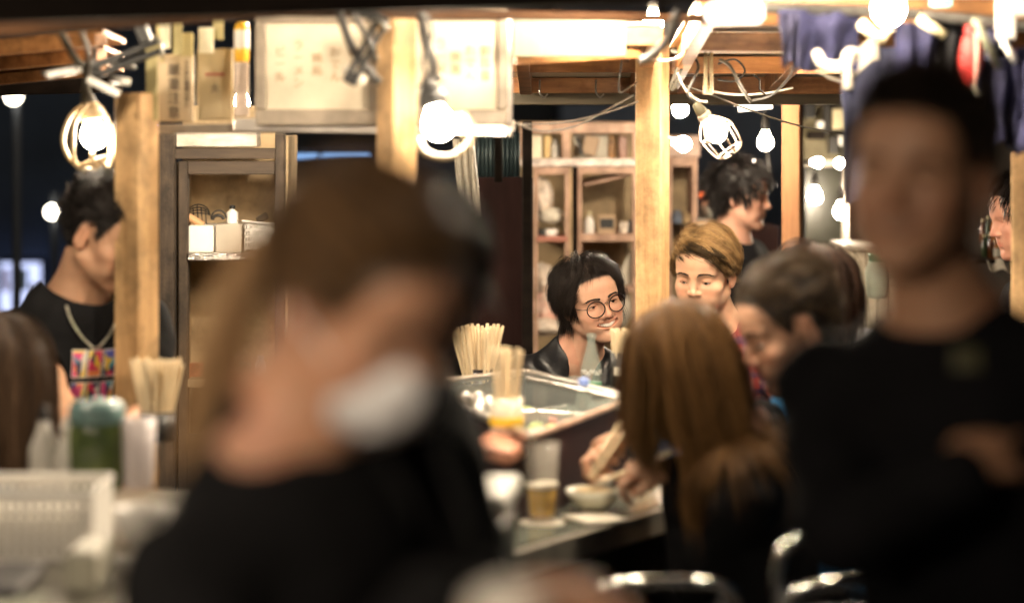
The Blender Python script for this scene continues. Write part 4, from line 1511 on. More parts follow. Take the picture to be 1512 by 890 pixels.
TAN = mat('tan_wood_plate', (.48, .38, .25), rough=.6, var=.1, scale=4, stretch=(3, 3, .6))
plaque(232, 286, 80, 180, 5.50, 'pale wooden plaque with four large black characters in a column', '厳重注意', .030, TAN, small='火の用心御願い申上')
plaque(291, 344, 72, 178, 5.53, 'olive-tan wooden plaque with one small dark mark near its top', '火', .022, mat('olive_wood_plate', (.34, .27, .155), rough=.6, var=.12, scale=4), red=(303, 332, 108, 112))
single('paper_tag', 'white and pink paper strip standing left of the framed menu', 'paper strip', ibox(346, 367, 92, 172, 5.48, .006), mat('pinkish_white_paper', (.70, .58, .50), rough=.8, var=.25, scale=12))
yl = thing('bottle', 'yellow and white bottle upside down under the beam left of the framed menu', 'bottle', P(357, 90, 5.5))
obj('bottle_body', lathe([(.004, -.002), (.016, 0), (.017, .02), (.017, .075), (.013, .088), (.004, .09)], P(357, 91, 5.5), 20), mat('mustard_yellow', (.80, .46, .04), rough=.4, var=.1), yl, smooth=True)
obj('label_band', lathe([(.0175, .03), (.0178, .031), (.0178, .07), (.0175, .071)], P(357, 91, 5.5), 20), WHITEP, yl, smooth=True)
for i, (px, py, w_, h_, mm) in enumerate(((224, 118, 18, 120, 0), (243, 52, 16, 40, 1), (262, 58, 14, 46, 0), (275, 66, 20, 34, 2), (304, 60, 22, 38, 1), (322, 44, 16, 30, 0), (236, 62, 12, 60, 2))):
    single('paper_slip', ['narrow olive slip hanging by the left plaque', 'small cream card tucked under the dark beam', 'slim yellowish slip above the plaques', 'dusty slip over the left plaque',
                          'cream tag above the olive plaque', 'little tan tag near the yellow bottle', 'thin olive card above the lit plaque'][i], 'paper slip',
           ibox(px - w_ / 2, px + w_ / 2, py - h_ / 2, py + h_ / 2, 5.38 + i * .02, .005, rz=.15 * (i % 3 - 1)), mat('slip_%d' % mm, [(.36, .31, .15), (.60, .55, .40), (.5, .42, .2)][mm], rough=.8, var=.15), 'paper slips under the left beam')

# ------------------------------------------------------------------ lamps
def bulb_mesh(c, r, dirv, neck=1.5):
    """pear shaped bulb whose cap end points along dirv"""
    prof = [(.0002, -r), (r * .5, -r * .87), (r * .86, -r * .5), (r, 0), (r * .88, r * .48), (r * .58, r * .98), (r * .42, r * 1.35), (r * .40, r * neck)]
    V, Fc = lathe(prof, n=18)
    d = nrm(dirv); x = nrm(np.cross(d, [.3, .9, .1])); y = np.cross(d, x)
    return V[:, :1] * x + V[:, 1:2] * y + V[:, 2:] * d + np.array(c), Fc


def frame_mesh(m, c, dirv):
    V = np.asarray(m[0]); d = nrm(dirv); x = nrm(np.cross(d, [.3, .9, .1])); y = np.cross(d, x)
    return V[:, :1] * x + V[:, 1:2] * y + V[:, 2:] * d + np.array(c), m[1]


def lamp(label, c, r, dirv=(0, 0, 1), m=None, cage=None, name='hanging_bulb', group=None, cord=.12):
    c = np.array(c, float); dirv = nrm(dirv)
    t = thing(name, label, 'lamp', c, group=group)
    obj('bulb', bulb_mesh(c, r, dirv), m or BULB, t, smooth=True)
    cap = c + dirv * r * 1.5
    so = obj('socket', frame_mesh(lathe([(r * .42, 0), (r * .5, .004), (r * .55, .03), (r * .38, .05), (r * .12, .055)], n=16), cap, dirv), CABLEB if cage != 'wire' else mat('olive_socket', (.10, .09, .055), rough=.5), t, smooth=True)
    if cord:
        e = cap + dirv * .055
        obj('cord', tube([e, e + dirv * .03, e + (.01, .02, .05 + cord * .3), e + (.0, .03, cord)], .004, 6), CABLEB, t)
    if cage == 'wire':
        wm = mat('white_wire_guard', (.42, .33, .27), rough=.35, var=.05, metal=.2)
        parts = []
        top, bot = cap + dirv * .005, c - dirv * (r + .042)
        x = nrm(np.cross(dirv, [.3, .9, .1])); y = np.cross(dirv, x)
        rr = r + .020
        for k in range(6):
            a = 2 * math.pi * k / 6
            v = x * math.cos(a) + y * math.sin(a)
            v2 = x * math.cos(a + .5) + y * math.sin(a + .5)
            parts.append(tube([top + v * r * .55, c + dirv * r * .8 + v * rr * .8, c - dirv * r * .1 + v * rr, bot + dirv * .012 + v * rr * .80, bot + v2 * rr * .25], .0021, 6, k=4))
        for q, f in ((c - dirv * r * .1, 1.0), (bot + dirv * .012, .8)):
            parts.append(tube([q + (x * math.cos(a) + y * math.sin(a)) * rr * f for a in np.linspace(0, 2 * math.pi, 6, endpoint=False)], .0021, 6, closed=True, k=1))
        for m_ in parts:
            pass
        obj('wire_guard', join(*parts), wm, t, smooth=True)
        obj('collar', frame_mesh(lathe([(r * .62, 0), (r * .68, .003), (r * .68, .012), (r * .6, .015)], n=16), top, dirv), wm, t)
    if cage == 'rope':
        wm = mat('ivory_guard', (.38, .29, .17), rough=.4, var=.1)
        side = np.array([1.0, 0, 0])
        q = lambda px, py, dy=0: P(px, py, c[1] + dy)
        obj('guard_loop', tube([q(127, 152), q(104, 172, -.03), q(93, 205, -.04), q(101, 232, -.03), q(118, 246), q(139, 250, .01), q(165, 236, .03), q(168, 200, .05), q(150, 160, .03)], .0055, 8), wm, t, smooth=True)
        obj('guard_loop', tube([q(130, 155, -.02), q(112, 176, -.05), q(108, 205, -.06), q(110, 240, -.04), q(128, 256, -.03), q(145, 270, -.02), q(160, 250, 0), q(163, 215, .02), q(158, 170, 0)], .005, 8), wm, t, smooth=True)
        for a_, b_ in (((136, 225), (140, 262)), ((110, 241), (150, 268)), ((147, 232), (160, 262)), ((118, 246), (158, 232)), ((143, 240), (148, 276))):
            obj('guard_bar', tube([q(*a_, -.04), q(*b_, -.03)], .0065, 8, k=1), wm, t, smooth=True)
        obj('guard_cap', frame_mesh(lathe([(r * .9, -.01), (r * 1.0, 0), (r * .8, .02), (r * .45, .035)], n=16), cap, dirv), wm, t, smooth=True)
    if cage == 'ring':
        wm = mat('ivory_guard', (.66, .55, .38), rough=.4, var=.1)
        q = lambda px, py, dy=0: P(px, py, c[1] + dy)
        obj('guard_ring', tube([q(618, 205, -.03), q(627, 224, -.05), q(648, 232, -.06), q(672, 229, -.05), q(692, 212, -.03), q(696, 190, 0), q(689, 172, .02)], .0062, 10), wm, t, smooth=True)
        obj('guard_bar', tube([q(689, 172, .02), q(678, 166, .02), q(676, 178, .0), q(683, 200, -.02)], .004, 8), wm, t, smooth=True)
        obj('guard_cap', frame_mesh(lathe([(r * .9, -.01), (r * 1.0, 0), (r * .8, .02), (r * .45, .035)], n=16), cap, dirv), BLACKP, t, smooth=True)
    return t


lamp('lit bulb in an ivory looped guard hanging left of the cook\'s post', P(139, 201, 5.55), .031, (-.12, 0, 1), cage='rope', name='caged_bulb')
lamp('very bright bulb with an ivory ring guard right of the middle post', P(648, 184, 4.80), .031, (-.25, .1, 1), cage='ring', name='caged_bulb', m=emat('lit_bulb_ring', (1.0, .82, .60), 130.0))
lamp('bulb in an angular white wire cage tilted left, right of the cream post', P(1058, 196, 6.15), .027, (-.55, -.1, .75), cage='wire', name='caged_bulb')
lamp('big glowing bulb among the indigo cloths at the top right', P(1312, 14, 4.6), .030, (.1, 0, 1), name='caged_bulb', cord=.1)
backs = [(1009, 213, 7.9, .026, (-1, 0, .25), 'round bulb just right of the cream post'), (1130, 211, 8.4, .027, (0, 0, 1), 'bare bulb right of the wire cage'),
         (1114, 243, 8.9, .016, (.5, 0, -.8), 'small upturned bulb over the man at the back'), (1203, 291, 9.5, .027, (0, 0, 1), 'bulb in the dark doorway, the higher of the pair'),
         (1242, 313, 9.2, .027, (0, 0, 1), 'bulb in the dark doorway, the lower of the pair'), (1208, 240, 9.0, .018, (-1, 0, 0), 'small bulb on the door lintel, left'), (1240, 241, 9.0, .018, (1, 0, 0), 'small bulb on the door lintel, right'),
         (1150, 20, 5.4, .022, (0, 0, 1), 'small bulb at the roof beam above the indigo cloths'), (1184, 8, 5.6, .020, (0, 0, 1), 'small bulb touching the picture top above the indigo cloths'),
         (1458, 330, 9.5, .013, (0, 0, 1), 'tiny bulb over the bottles at the right')]
for px, py, d, r, dv, lb in backs:
    lamp(lb, P(px, py, d), r, dv, m=BULB_B, group='bare bulbs at the back of the stall', cord=.14)
# added bulbs, mostly hidden from the camera, that light the faces and cabinets
for x_, y_, z_, lb in ((.66, 4.70, 1.97, 'bulb over the right side of the counter, above the frame'), (-.62, 6.5, 1.80, 'bulb tucked behind the left framed menu'), (-1.15, 4.50, 2.0, 'bulb over the left counter, above the frame'),
                       (.02, 4.62, 2.02, 'bulb hung behind the front beam over the counter end'),
                       (.24, 5.02, 2.02, 'bulb over the noodle bowl, above the frame'),
                       (.95, 6.2, 1.84, 'bulb in the ceiling behind the profile man'), (.55, 7.9, 1.70, 'bulb before the right cabinet under the soffit'), (.08, 5.75, 2.0, 'bulb over the glass case, above the frame'),
                       (-.5, 5.8, 2.0, 'bulb over the inner left counter, above the frame'), (.35, 6.0, 1.90, 'bulb by the ceiling panel above the laughing man'), (-.85, 7.6, 1.72, 'bulb in front of the dark gap behind the left cabinet'),
                       (.22, 5.55, 2.0, 'bulb over the counter just before the cream post')):
    lamp(lb, (x_, y_, z_), .026, (0, 0, 1), m=BULB_H, group='bulbs strung under the roof', cord=.05)
# the lane in front: added bulbs standing in for unseen lamps around the camera
LANE = emat('added_bulb_lane', (1.0, .80, .58), 520.0)
for x_, y_, z_, r_, lb in ((-.62, .85, 2.15, .040, 'bare bulb of the neighbouring stall at the left of the lane'), (-2.1, 2.5, 2.1, .034, 'bare bulb further along the neighbouring stall'), (-.9, -1.8, 2.45, .026, 'bare bulb hanging over the lane behind the viewer')):
    lamp(lb, (x_, y_, z_), r_, (0, 0, 1), m=LANE, group='bulbs of the neighbouring stall', cord=.3)
    single('cable_wire', 'added lane wire holding the ' + lb, 'wire', tube([(x_ - 1.5, y_, z_ + .42), (x_, y_, z_ + .36), (x_ + 1.5, y_, z_ + .42)], .004, 6), CABLEB)
FL = thing('fluorescent_lamp', 'short white fluorescent light box at the top right of the picture', 'lamp', P(1085, 16, 4.6))
obj('diffuser', ibox(1045, 1128, 4, 33, 4.6, .05, bev=.012), emat('fluorescent_white', (1.0, .93, .82), 2.2), FL)
obj('housing', ibox(1040, 1133, -14, 3, 4.6, .06), WHITEP, FL)
TB = thing('fluorescent_lamp', 'slim tube glowing behind the wire cage', 'lamp', P(1115, 158, 7.6))
obj('tube_glass', tube([P(1090, 160, 7.6), P(1140, 155, 7.6)], .012, 8, k=1), emat('warm_tube', (1, .85, .65), 2.5), TB, smooth=True)
obj('fitting', bar(P(1085, 152, 7.62), P(1145, 147, 7.62), .03, .02), W_PINK, TB)

# ------------------------------------------------------------------ cables, clamps
def cable(pts, r, m, label, k=6, group='cables under the roof'):
    return single('cable', label, 'cable', tube([P(*q) for q in pts], r, 6, k=k), m, group, smooth=True)


cable([(762, 182, 5.6), (800, 194, 5.7), (850, 186, 5.9), (900, 160, 6.1), (940, 138, 6.3)], .0028, CABLE, 'sagging grey cable running from the shelf hanger to the cream post')
cable([(760, 184, 5.6), (830, 181, 5.8), (890, 168, 6.0), (942, 150, 6.2)], .0024, CABLE, 'upper thin cable from the shelf hanger to the cream post')
cable([(930, 70, 6.0), (960, 88, 6.0), (1000, 86, 6.05), (1040, 52, 6.1), (1075, 44, 6.2)], .0042, CABLEW, 'thick pale cable looping under the roof edge across the cream post')
cable([(922, 50, 6.05), (918, 90, 6.05), (914, 135, 6.1), (930, 128, 6.15), (940, 122, 6.2)], .0026, CABLE, 'grey cable dropping left of the cream post')
cable([(990, 120, 6.3), (1050, 140, 6.4), (1100, 160, 6.5), (1180, 186, 6.8), (1260, 200, 7.0)], .0026, CABLE, 'long grey cable sagging right from the cream post')
cable([(1062, 88, 6.1), (1078, 98, 6.1), (1092, 125, 6.1), (1108, 150, 6.15)], .0050, CABLE, 'thick grey flex curving down past the plastic clamp')
cable([(1060, 95, 6.3), (1085, 88, 6.3), (1100, 105, 6.3), (1085, 120, 6.3), (1060, 118, 6.3)], .003, CABLEB, 'black cable coiled behind the plastic clamp')
cable([(1000, 108, 6.2), (1012, 132, 6.2), (1030, 148, 6.15), (1044, 150, 6.15)], .003, CABLEW, 'pale flex feeding the wire-caged bulb')
cable([(1183, 80, 5.6), (1200, 100, 5.6), (1225, 115, 5.6), (1248, 122, 5.6)], .0040, CABLEW, 'pale cable under the indigo cloths')
cable([(1178, 84, 5.8), (1165, 115, 5.9), (1140, 140, 6.0), (1112, 148, 6.1)], .0028, CABLEB, 'thin dark cable from the indigo cloths to the cage')
cable([(1050, 135, 6.4), (1085, 140, 6.4), (1130, 138, 6.5), (1170, 130, 6.6)], .0035, CABLEW, 'light cable along the ceiling behind the cage')
cable([(85, 40, 4.9), (110, 85, 5.1), (128, 110, 5.2), (125, 150, 5.25)], .009, mat('olive_rope', (.06, .05, .03), rough=.8), 'thick olive rope falling to the left bulb')
cable([(120, 45, 4.9), (131, 80, 5.1), (128, 120, 5.2), (133, 150, 5.25)], .006, CABLE, 'grey flex falling to the left bulb')
cable([(60, 108, 5.2), (100, 100, 5.2), (140, 92, 5.3), (200, 100, 5.4)], .005, CABLEB, 'dark cable crossing behind the left bulb')
cable([(500, 14, 4.9), (520, 70, 4.95), (548, 110, 5.0), (560, 122, 5.0)], .010, CABLEB, 'thick black cable bundle left of the middle post')
cable([(520, 20, 4.85), (545, 60, 4.9), (556, 90, 4.95)], .006, CABLEB, 'black flex beside the middle post')
cable([(622, 20, 4.9), (628, 60, 4.92), (640, 100, 4.95), (632, 140, 5.0)], .011, CABLEB, 'black cable falling to the ringed bulb')
cable([(1000, 20, 4.6), (985, 60, 4.8), (965, 80, 5.0), (950, 90, 5.2)], .010, CABLEB, 'black cable bundle hanging before the cream post')
for i, (a_, b_, c_) in enumerate((((130, 117, 5.15), (176, 140, 5.15), .008), ((163, 116, 5.3), (192, 122, 5.3), .009), ((70, 112, 5.1), (118, 102, 5.15), .007))):
    single('cable_tie', ['bright white strip beside the left bulb cap', 'short white plug over the left post', 'pale strip under the left roof planks'][i], 'plug', tube([P(*a_), P(*b_)], c_, 8, k=1), WHITEP, 'white plugs near the left bulb', smooth=True)
cable([(508, 100, 5.0), (520, 108, 5.0), (540, 120, 5.0)], .011, CABLEW, 'pale plug on the black bundle by the middle post', k=3, group='plugs on the black bundle')


def clamp(px, py, d, m, label, s=1.0, rot=0.0):
    t = thing('spring_clamp', label, 'clamp', P(px, py, d), group='spring clamps on the roof')
    c = P(px, py, d)
    obj('jaw', join(*[mv(box((0, 0, 0), (.066 * s, .03 * s, .018 * s), bev=.004), c + (0, 0, .045 * s), ry=rot)]), m, t)
    obj('handle', mv(join(box((-.007 * s, 0, -.02 * s), (.009 * s, .02 * s, .11 * s), bev=.003), box((.007 * s, 0, -.02 * s), (.009 * s, .02 * s, .11 * s), bev=.003), box((0, .006, -.07 * s), (.026 * s, .012 * s, .022 * s), bev=.005)), c, ry=rot), m, t)
    obj('spring', mv(tube([(-.018 * s, -.02, .03 * s), (0, -.024, .038 * s), (.018 * s, -.02, .03 * s)], .003 * s, 6), c, ry=rot), STEEL, t)


clamp(1046, 92, 6.1, IVORY, 'ivory plastic spring clamp gripping the rafter right of the cream post')
clamp(548, 62, 4.95, BLACKP, 'black spring clamp beside the middle post', 1.2, .5)
clamp(925, 62, 6.0, BLACKP, 'small black clamp left of the cream post', .6)
clamp(1004, 100, 6.3, mat('dark_olive_plastic', (.06, .055, .04), rough=.4), 'dark clamp right of the cream post under the rafter', .8, .4)
clamp(205, 80, 5.25, BLACKP, 'black clamp above the left post', 1.5, 1.2)
clamp(635, 148, 5.0, BLACKP, 'dark grip over the ringed bulb', .8, -.5)
junk = thing('junction_box', 'black junction box with wire bracket behind the ivory clamp', 'electrical box', P(1085, 96, 6.5))
obj('case', ibox(1062, 1100, 84, 110, 6.5, .05), BLACKP, junk)
obj('bracket', tube([P(1098, 98, 6.48), P(1122, 118, 6.48), P(1122, 132, 6.48), P(1130, 140, 6.48)], .003, 6, k=1), CABLEB, junk)
for i, px in enumerate((797, 880)):
    h = single('hook', ['small steel hook under the middle ceiling panel, left', 'small steel hook under the middle ceiling panel, right'][i], 'hook', tube([P(px, 118, 6.9), P(px, 136, 6.9), P(px + 6, 144, 6.9), P(px + 12, 139, 6.9)], .003, 6), STEEL, 'ceiling hooks')

# ------------------------------------------------------------------ indigo cloths, top right
def cloth(px0, px1, py0, py1, d, m, label, sw=.012, skew=0.0, group='indigo cloths hung at the top right', seed=0, band=None):
    a_, b_ = P(px0, py0, d), P(px1, py1, d)
    ph = seed * 1.7

    def fn(u, v):
        x = a_[0] + (b_[0] - a_[0]) * (u * (1 - .15 * v) + .08 * v) + skew * v
        y = d + sw * 1.6 * math.sin(u * 13 + ph + v * 2) * (.3 + v) + .01 * math.sin(v * 9 + u * 4)
        z = a_[2] + (b_[2] - a_[2]) * v + .010 * math.sin(u * 9 + ph) * v
        return (x, y, z)
    o = single('hanging_cloth', label, 'cloth', grid_sheet(30, 16, fn, .002), m, group, smooth=True)
    if band:
        def fb(u, v):
            p = fn(band[0] + (band[1] - band[0]) * u, band[2] + (band[3] - band[2]) * v + .06 * math.sin(u * 5))
            return (p[0], p[1] - .004, p[2])
        obj('white_pattern', grid_sheet(14, 6, fb, .001), CREAMC, o, smooth=True)
    return o


single('cloth_rail', 'rail carrying the indigo cloths at the top right', 'rail', tube([P(1130, 12, 5.2), P(1330, 20, 5.1), P(1530, 40, 5.0)], .012, 8), STEEL)
cloth(1150, 1272, 14, 100, 5.15, NAVY, 'purple-blue gathered cloth beside the big bulb', .02, 0, seed=1)
cloth(1152, 1180, 20, 96, 5.10, NAVYD, 'dark indigo tail at the left end of the cloths', .01, 0, seed=2)
cloth(1240, 1345, 70, 300, 5.25, mat('slate_indigo', (.055, .06, .11), rough=.9, var=.25, scale=9, bump=.2), 'dull slate cloth hanging behind the standing man\'s hair', .015, 0, seed=3, band=(-.05, .55, -.02, .14))
cloth(1322, 1385, 34, 150, 5.1, NAVY, 'violet cloth strip left of the black folds', .015, 0, seed=4)
cloth(1372, 1425, 30, 190, 5.15, mat('black_cloth', (.014, .014, .018), rough=.9, var=.2), 'black folded cloth left of the red lantern', .02, 0, seed=5)
cloth(1440, 1512, 88, 215, 5.0, NAVY, 'violet cloth with a white curved mark, right of the red lantern', .02, .01, seed=6, band=(.0, .22, .45, .95))
cloth(1500, 1570, 70, 228, 4.95, NAVY, 'violet cloth cut by the right edge', .02, 0, seed=7)
cloth(1455, 1500, 40, 110, 5.05, NAVYD, 'short dark cloth under the rail right of the red lantern', .02, 0, seed=8)
ln = thing('paper_lantern', 'flattened red paper lantern hanging among the indigo cloths', 'lantern', P(1434, 90, 4.95))
cL = P(1434, 86, 4.95)
obj('shade', sphere(cL, .055, 22, (.46, .35, 1.0)), mat('red_paper', (.62, .05, .045), rough=.5, var=.15, scale=20, stretch=(1, 1, 6)), ln, smooth=True)
obj('seam', tube([cL + (.006, -.0195, .053), cL + (.008, -.021, 0), cL + (.006, -.0195, -.05)], .004, 6), mat('pale_red', (.75, .35, .3), rough=.5, var=0), ln)
obj('cap', lathe([(.012, 0), (.014, .002), (.014, .014), (.01, .016)], cL + (0, 0, .050), 14), mat('red_plastic', (.55, .03, .03), rough=.4, var=0), ln)
obj('tassel', tube([cL + (.004, -.01, -.05), cL + (.012, -.012, -.075)], .006, 8), CREAMC, ln)
for i, (a_, b_, r_, m_) in enumerate(((P(1480, 60, 4.8), P(1500, 92, 4.8), .006, WHITEP), (P(1440, 30, 4.8), P(1476, 100, 4.85), .008, mat('olive_stick', (.2, .2, .14), rough=.6)), (P(1395, 52, 4.9), P(1356, 28, 4.9), .010, IVORY), (P(1270, 34, 4.85), P(1300, 60, 4.85), .010, IVORY), (P(1300, 62, 4.85), P(1318, 34, 4.85), .007, IVORY))):
    single('clothes_peg', ['white peg right of the lantern', 'long olive stick crossing right of the lantern', 'ivory peg left of the lantern', 'ivory peg under the big bulb', 'short ivory peg right under the big bulb'][i], 'peg', tube([a_, b_], r_, 8, k=1), m_, 'pegs among the indigo cloths', smooth=True)
single('white_casing', 'white plastic fixture at the top right corner', 'fixture', join(ibox(1478, 1500, -10, 58, 4.8, .05), ibox(1490, 1530, -20, 24, 4.78, .05)), WHITEP)
obj_t = single('teal_label', 'small turquoise tag at the top edge left of the lantern', 'tag', ibox(1375, 1405, -8, 10, 4.85, .01), mat('turquoise', (.10, .45, .50), rough=.5, var=.05))
single('white_rope', 'knotted pale rope in front of the slate cloth', 'rope', tube([P(1206, 78, 5.0), P(1215, 94, 4.98), P(1236, 98, 4.98), P(1252, 92, 5.0), P(1262, 78, 5.0), P(1250, 84, 4.97), P(1252, 130, 5.0)], .010, 8), CREAMC, smooth=True)

# ------------------------------------------------------------------ left cabinet
lcb = thing('cabinet', 'weathered dark wooden cabinet with open beige compartments at the left', 'cabinet', P(340, 600, 7.2) * [1, 1, 0])
D7 = 7.2
lo7 = 0.0
def vbar(px0, px1, d, dep, m, par, name, ytop, z0=0.0):
    a_ = P(px0, ytop, d); b_ = P(px1, ytop, d)
    return obj(name, box(((a_[0] + b_[0]) / 2, d + dep / 2, (a_[2] + z0) / 2), (b_[0] - a_[0], dep, a_[2] - z0), bev=.003), m, par)


vbar(234, 257, D7 - .04, .06, W_OLD, lcb, 'stile', 192)
vbar(263, 277, D7, .05, W_OLD, lcb, 'stile', 238)
vbar(406, 420, D7, .05, W_OLD, lcb, 'stile', 192)
obj('rail', ibox(257, 406, 219, 235, D7 - .01, .05), W_OLDH, lcb)
obj('rail', ibox(277, 406, 238, 258, D7 + .005, .04), W_OLDH, lcb)
obj('back', box((P(342, 0, 7.55)[0], 7.56, .88), (.31, .012, 1.66)), BEIGE, lcb)
vbar(259, 263, D7 + .05, .30, BEIGE, lcb, 'side_panel', 240)
vbar(420, 426, D7 + .05, .30, BEIGE, lcb, 'side_panel', 200)
shl = obj('shelf', ibox(277, 406, 376, 384, D7 + .005, .33, bev=.002), BEIGE, lcb)
obj('foil_edge', ibox(277, 406, 373, 385, D7 - .012, .012), mat('crumpled_foil', (.62, .58, .55), rough=.25, metal=.9, var=.2, scale=60, bump=.8), shl)
obj('shelf', ibox(277, 406, 560, 572, D7 + .005, .33, bev=.002), BEIGE, lcb)
obj('door_panel', ibox(277, 406, 640, 990, D7 + .01, .015), W_OLD, lcb)
single('pale_plank', 'pale whitewashed plank lying on top of the left cabinet', 'plank', ibox(258, 379, 194, 217, D7 + .02, .12), mat('whitewash', (.62, .56, .48), rough=.7, var=.25, scale=9, stretch=(1, 4, 4)))
single('white_box', 'small white box on the cabinet shelf, left of the bins', 'box', ibox(278, 315, 333, 373, D7 + .02, .16), WHITEP)
single('clear_bin', 'milky translucent bin on the cabinet shelf, middle', 'bin', ibox(318, 357, 331, 374, D7 + .03, .17), mat('milky_plastic', (.46, .41, .34), rough=.3, var=.1))
bk_ = thing('basket', 'white perforated plastic basket on the cabinet shelf, right', 'basket', P(384, 374, D7 + .03))
rows_ = []
for r_ in range(5):
    rows_.append(ibox(361, 407, 329 + r_ * 9 + (0), 333 + r_ * 9, D7 + .03, .004, bev=.0005))
for c_ in range(12):
    rows_.append(ibox(361 + c_ * 3.9, 363 + c_ * 3.9, 333, 369, D7 + .031, .003, bev=.0004))
rows_.append(ibox(361, 407, 329, 374, D7 + .19, .004)); rows_.append(ibox(361, 363, 329, 374, D7 + .03, .16)); rows_.append(ibox(405, 407, 329, 374, D7 + .03, .16))
obj('basket_grid', join(*rows_), WHITEP, bk_)
obj('rim', tube([P(357, 326, D7 + .02), P(384, 329, D7 + .02), P(414, 332, D7 + .02)], .003, 6), WHITEP, bk_)
wb = thing('wire_strainer', 'black wire strainer lying over the white box', 'strainer', P(293, 318, D7 + .08))
obj('mesh_bowl', join(*[tube([P(293 - 17 * math.cos(a), 318 - 17 * abs(math.sin(a)) * q, D7 + .08 + .03 * math.cos(a * 2)) for a in np.linspace(0, math.pi, 7)], .0018, 5, k=2) for q in (.2, .45, .7, .95)],
                     *[tube([P(279 + k * 6, 303 + abs(k - 2) * 3, D7 + .08), P(281 + k * 6, 332, D7 + .07)], .0018, 5, k=1) for k in range(5)]), BLACKP, wb)
obj('handle_roll', tube([P(278, 320, D7 + .05), P(300, 333, D7 + .05)], .012, 10, k=1), mat('wood_roll', (.45, .25, .12), rough=.6), wb)
single('cable_coil', 'coiled black and grey cord above the clear bin', 'cord', join(tube([P(323 + 11 * math.cos(a), 322 - 11 * math.sin(a), D7 + .08) for a in np.linspace(0, 3.3, 9)], .003, 6), tube([P(322 + 8 * math.cos(a), 324 - 6 * math.sin(a), D7 + .07) for a in np.linspace(0, 3.3, 9)], .005, 6)), CABLEB, smooth=True)
jt = thing('small_bottle', 'small white bottle with black cap standing in the clear bin', 'bottle', P(343, 331, D7 + .1))
obj('bottle_body', lathe([(.017, 0), (.0175, .004), (.0175, .036), (.008, .042), (.008, .046)], P(343, 331, D7 + .1), 16), WHITEP, jt, smooth=True)
obj('cap', lathe([(.009, .046), (.009, .056), (.003, .058)], P(343, 331, D7 + .1), 12), BLACKP, jt)
single('brush_head', 'dark brush head sticking out of the white basket', 'brush', mv(box((0, 0, 0), (.036, .02, .022)), P(388, 322, D7 + .08), ry=-.5), mat('dark_bristle', (.04, .03, .02), rough=.8))
single('neon_sign', 'small curly blue neon sign left of the cabinet', 'neon sign', join(*[tube([P(226 + 7 * math.sin(t * 3.1 + i), 200 + 14 * math.cos(t * 2.3 + i * 2), 7.6) for t in np.linspace(0, 2.2, 9)], .003, 5, k=3) for i in range(3)]), emat('blue_neon', (.10, .14, 1.0), 3.0))
single('panelling', 'dark brown panel between the left post and the cabinet', 'panel', ibox(219, 236, 190, 1000, 7.35, .08), W_OLD)
single('ridged_panel', 'dark ridged shutter panel standing left of the cabinet', 'panel', join(*[ibox(196 + k * 8, 202 + k * 8, 260, 1000, 7.5, .03) for k in range(4)]), MAROON)

# ------------------------------------------------------------------ partitions behind the middle
single('partition', 'dark maroon partition door behind the chopstick jars', 'partition', ibox(694, 787, 262, 1000, 7.7, .04), MAROON)
single('edge_board', 'black vertical board at the right side of the maroon partition', 'board', ibox(771, 786, 180, 1000, 7.62, .05), W_DARK)
single('corrugated_sheet', 'dark teal corrugated sheet above the maroon partition', 'sheet', grid_sheet(60, 2, lambda u, v: (P(690 + 78 * u, 0, 7.8)[0], 7.8 + .008 * math.sin(u * 80), P(0, 196 + 72 * v, 7.8)[2]), .003), mat('teal_sheet', (.035, .055, .060), rough=.4, metal=.3, var=.2), smooth=True)
single('plastic_curtain', 'translucent pale plastic curtain strip hanging behind the ringed bulb', 'curtain', grid_sheet(16, 8, lambda u, v: (P(668 + 32 * u + 10 * v, 0, 7.3)[0], 7.3 + .01 * math.sin(u * 20 + v), P(0, 205 + 115 * v, 7.3)[2]), .002), mat('milky_vinyl', (.36, .33, .27), rough=.2, var=.3, scale=12, stretch=(8, 8, 1)), smooth=True)

# ------------------------------------------------------------------ right cabinet
D8 = 8.8
rc = thing('cabinet', 'pinkish wooden cabinet with open beige shelves behind the laughing man', 'cabinet', P(860, 600, D8) * [1, 1, 0])
for px0, px1, nm in ((788, 794, 'stile'), (834, 841, 'stile'), (853, 859, 'stile'), (934, 943, 'stile')):
    vbar(px0, px1, D8, .04, W_PINK, rc, nm, 240)
vbar(841, 853, D8 + .06, .03, W_DARK, rc, 'dark_gap_filler', 240)  # black board stands in for the dark gap between the columns
obj('header', ibox(768, 943, 181, 197, D8 - .02, .05), W_PINK, rc)
obj('header', ibox(768, 943, 234, 246, D8 - .02, .05), mat('bright_foil_trim', (.62, .52, .46), rough=.4, var=.3, scale=30, bump=.5), rc)
for px0, px1 in ((768, 774), (830, 842), (934, 945)):
    obj('stile', ibox(px0, px1, 197, 234, D8 - .01, .04), W_PINK, rc)
obj('rail', ibox(794, 834, 246, 258, D8, .03), W_PINK, rc)
obj('rail', ibox(859, 934, 246, 257, D8, .03), W_PINK, rc)
obj('back', box((P(856, 0, 9.2)[0], 9.2, .85), (.46, .012, 1.62)), BEIGE, rc)
obj('side_panel', box((P(841, 0, 9.0)[0], 9.0, .85), (.012, .36, 1.60)), BEIGE, rc)
obj('shelf', ibox(792, 838, 349, 357, D8 - .01, .36), mat('red_brown_shelf', (.42, .17, .12), rough=.5, var=.2), rc)
obj('shelf', ibox(857, 938, 346, 357, D8 - .01, .36), W_PINK, rc)
obj('shelf', ibox(857, 938, 424, 432, D8 - .01, .36), W_PINK, rc)
obj('sloping_lid', quad_slab(P(862, 272, D8 + .05), P(932, 256, D8 + .05), P(932, 250, D8 + .30), P(862, 266, D8 + .30), .008), W_PINK, rc)
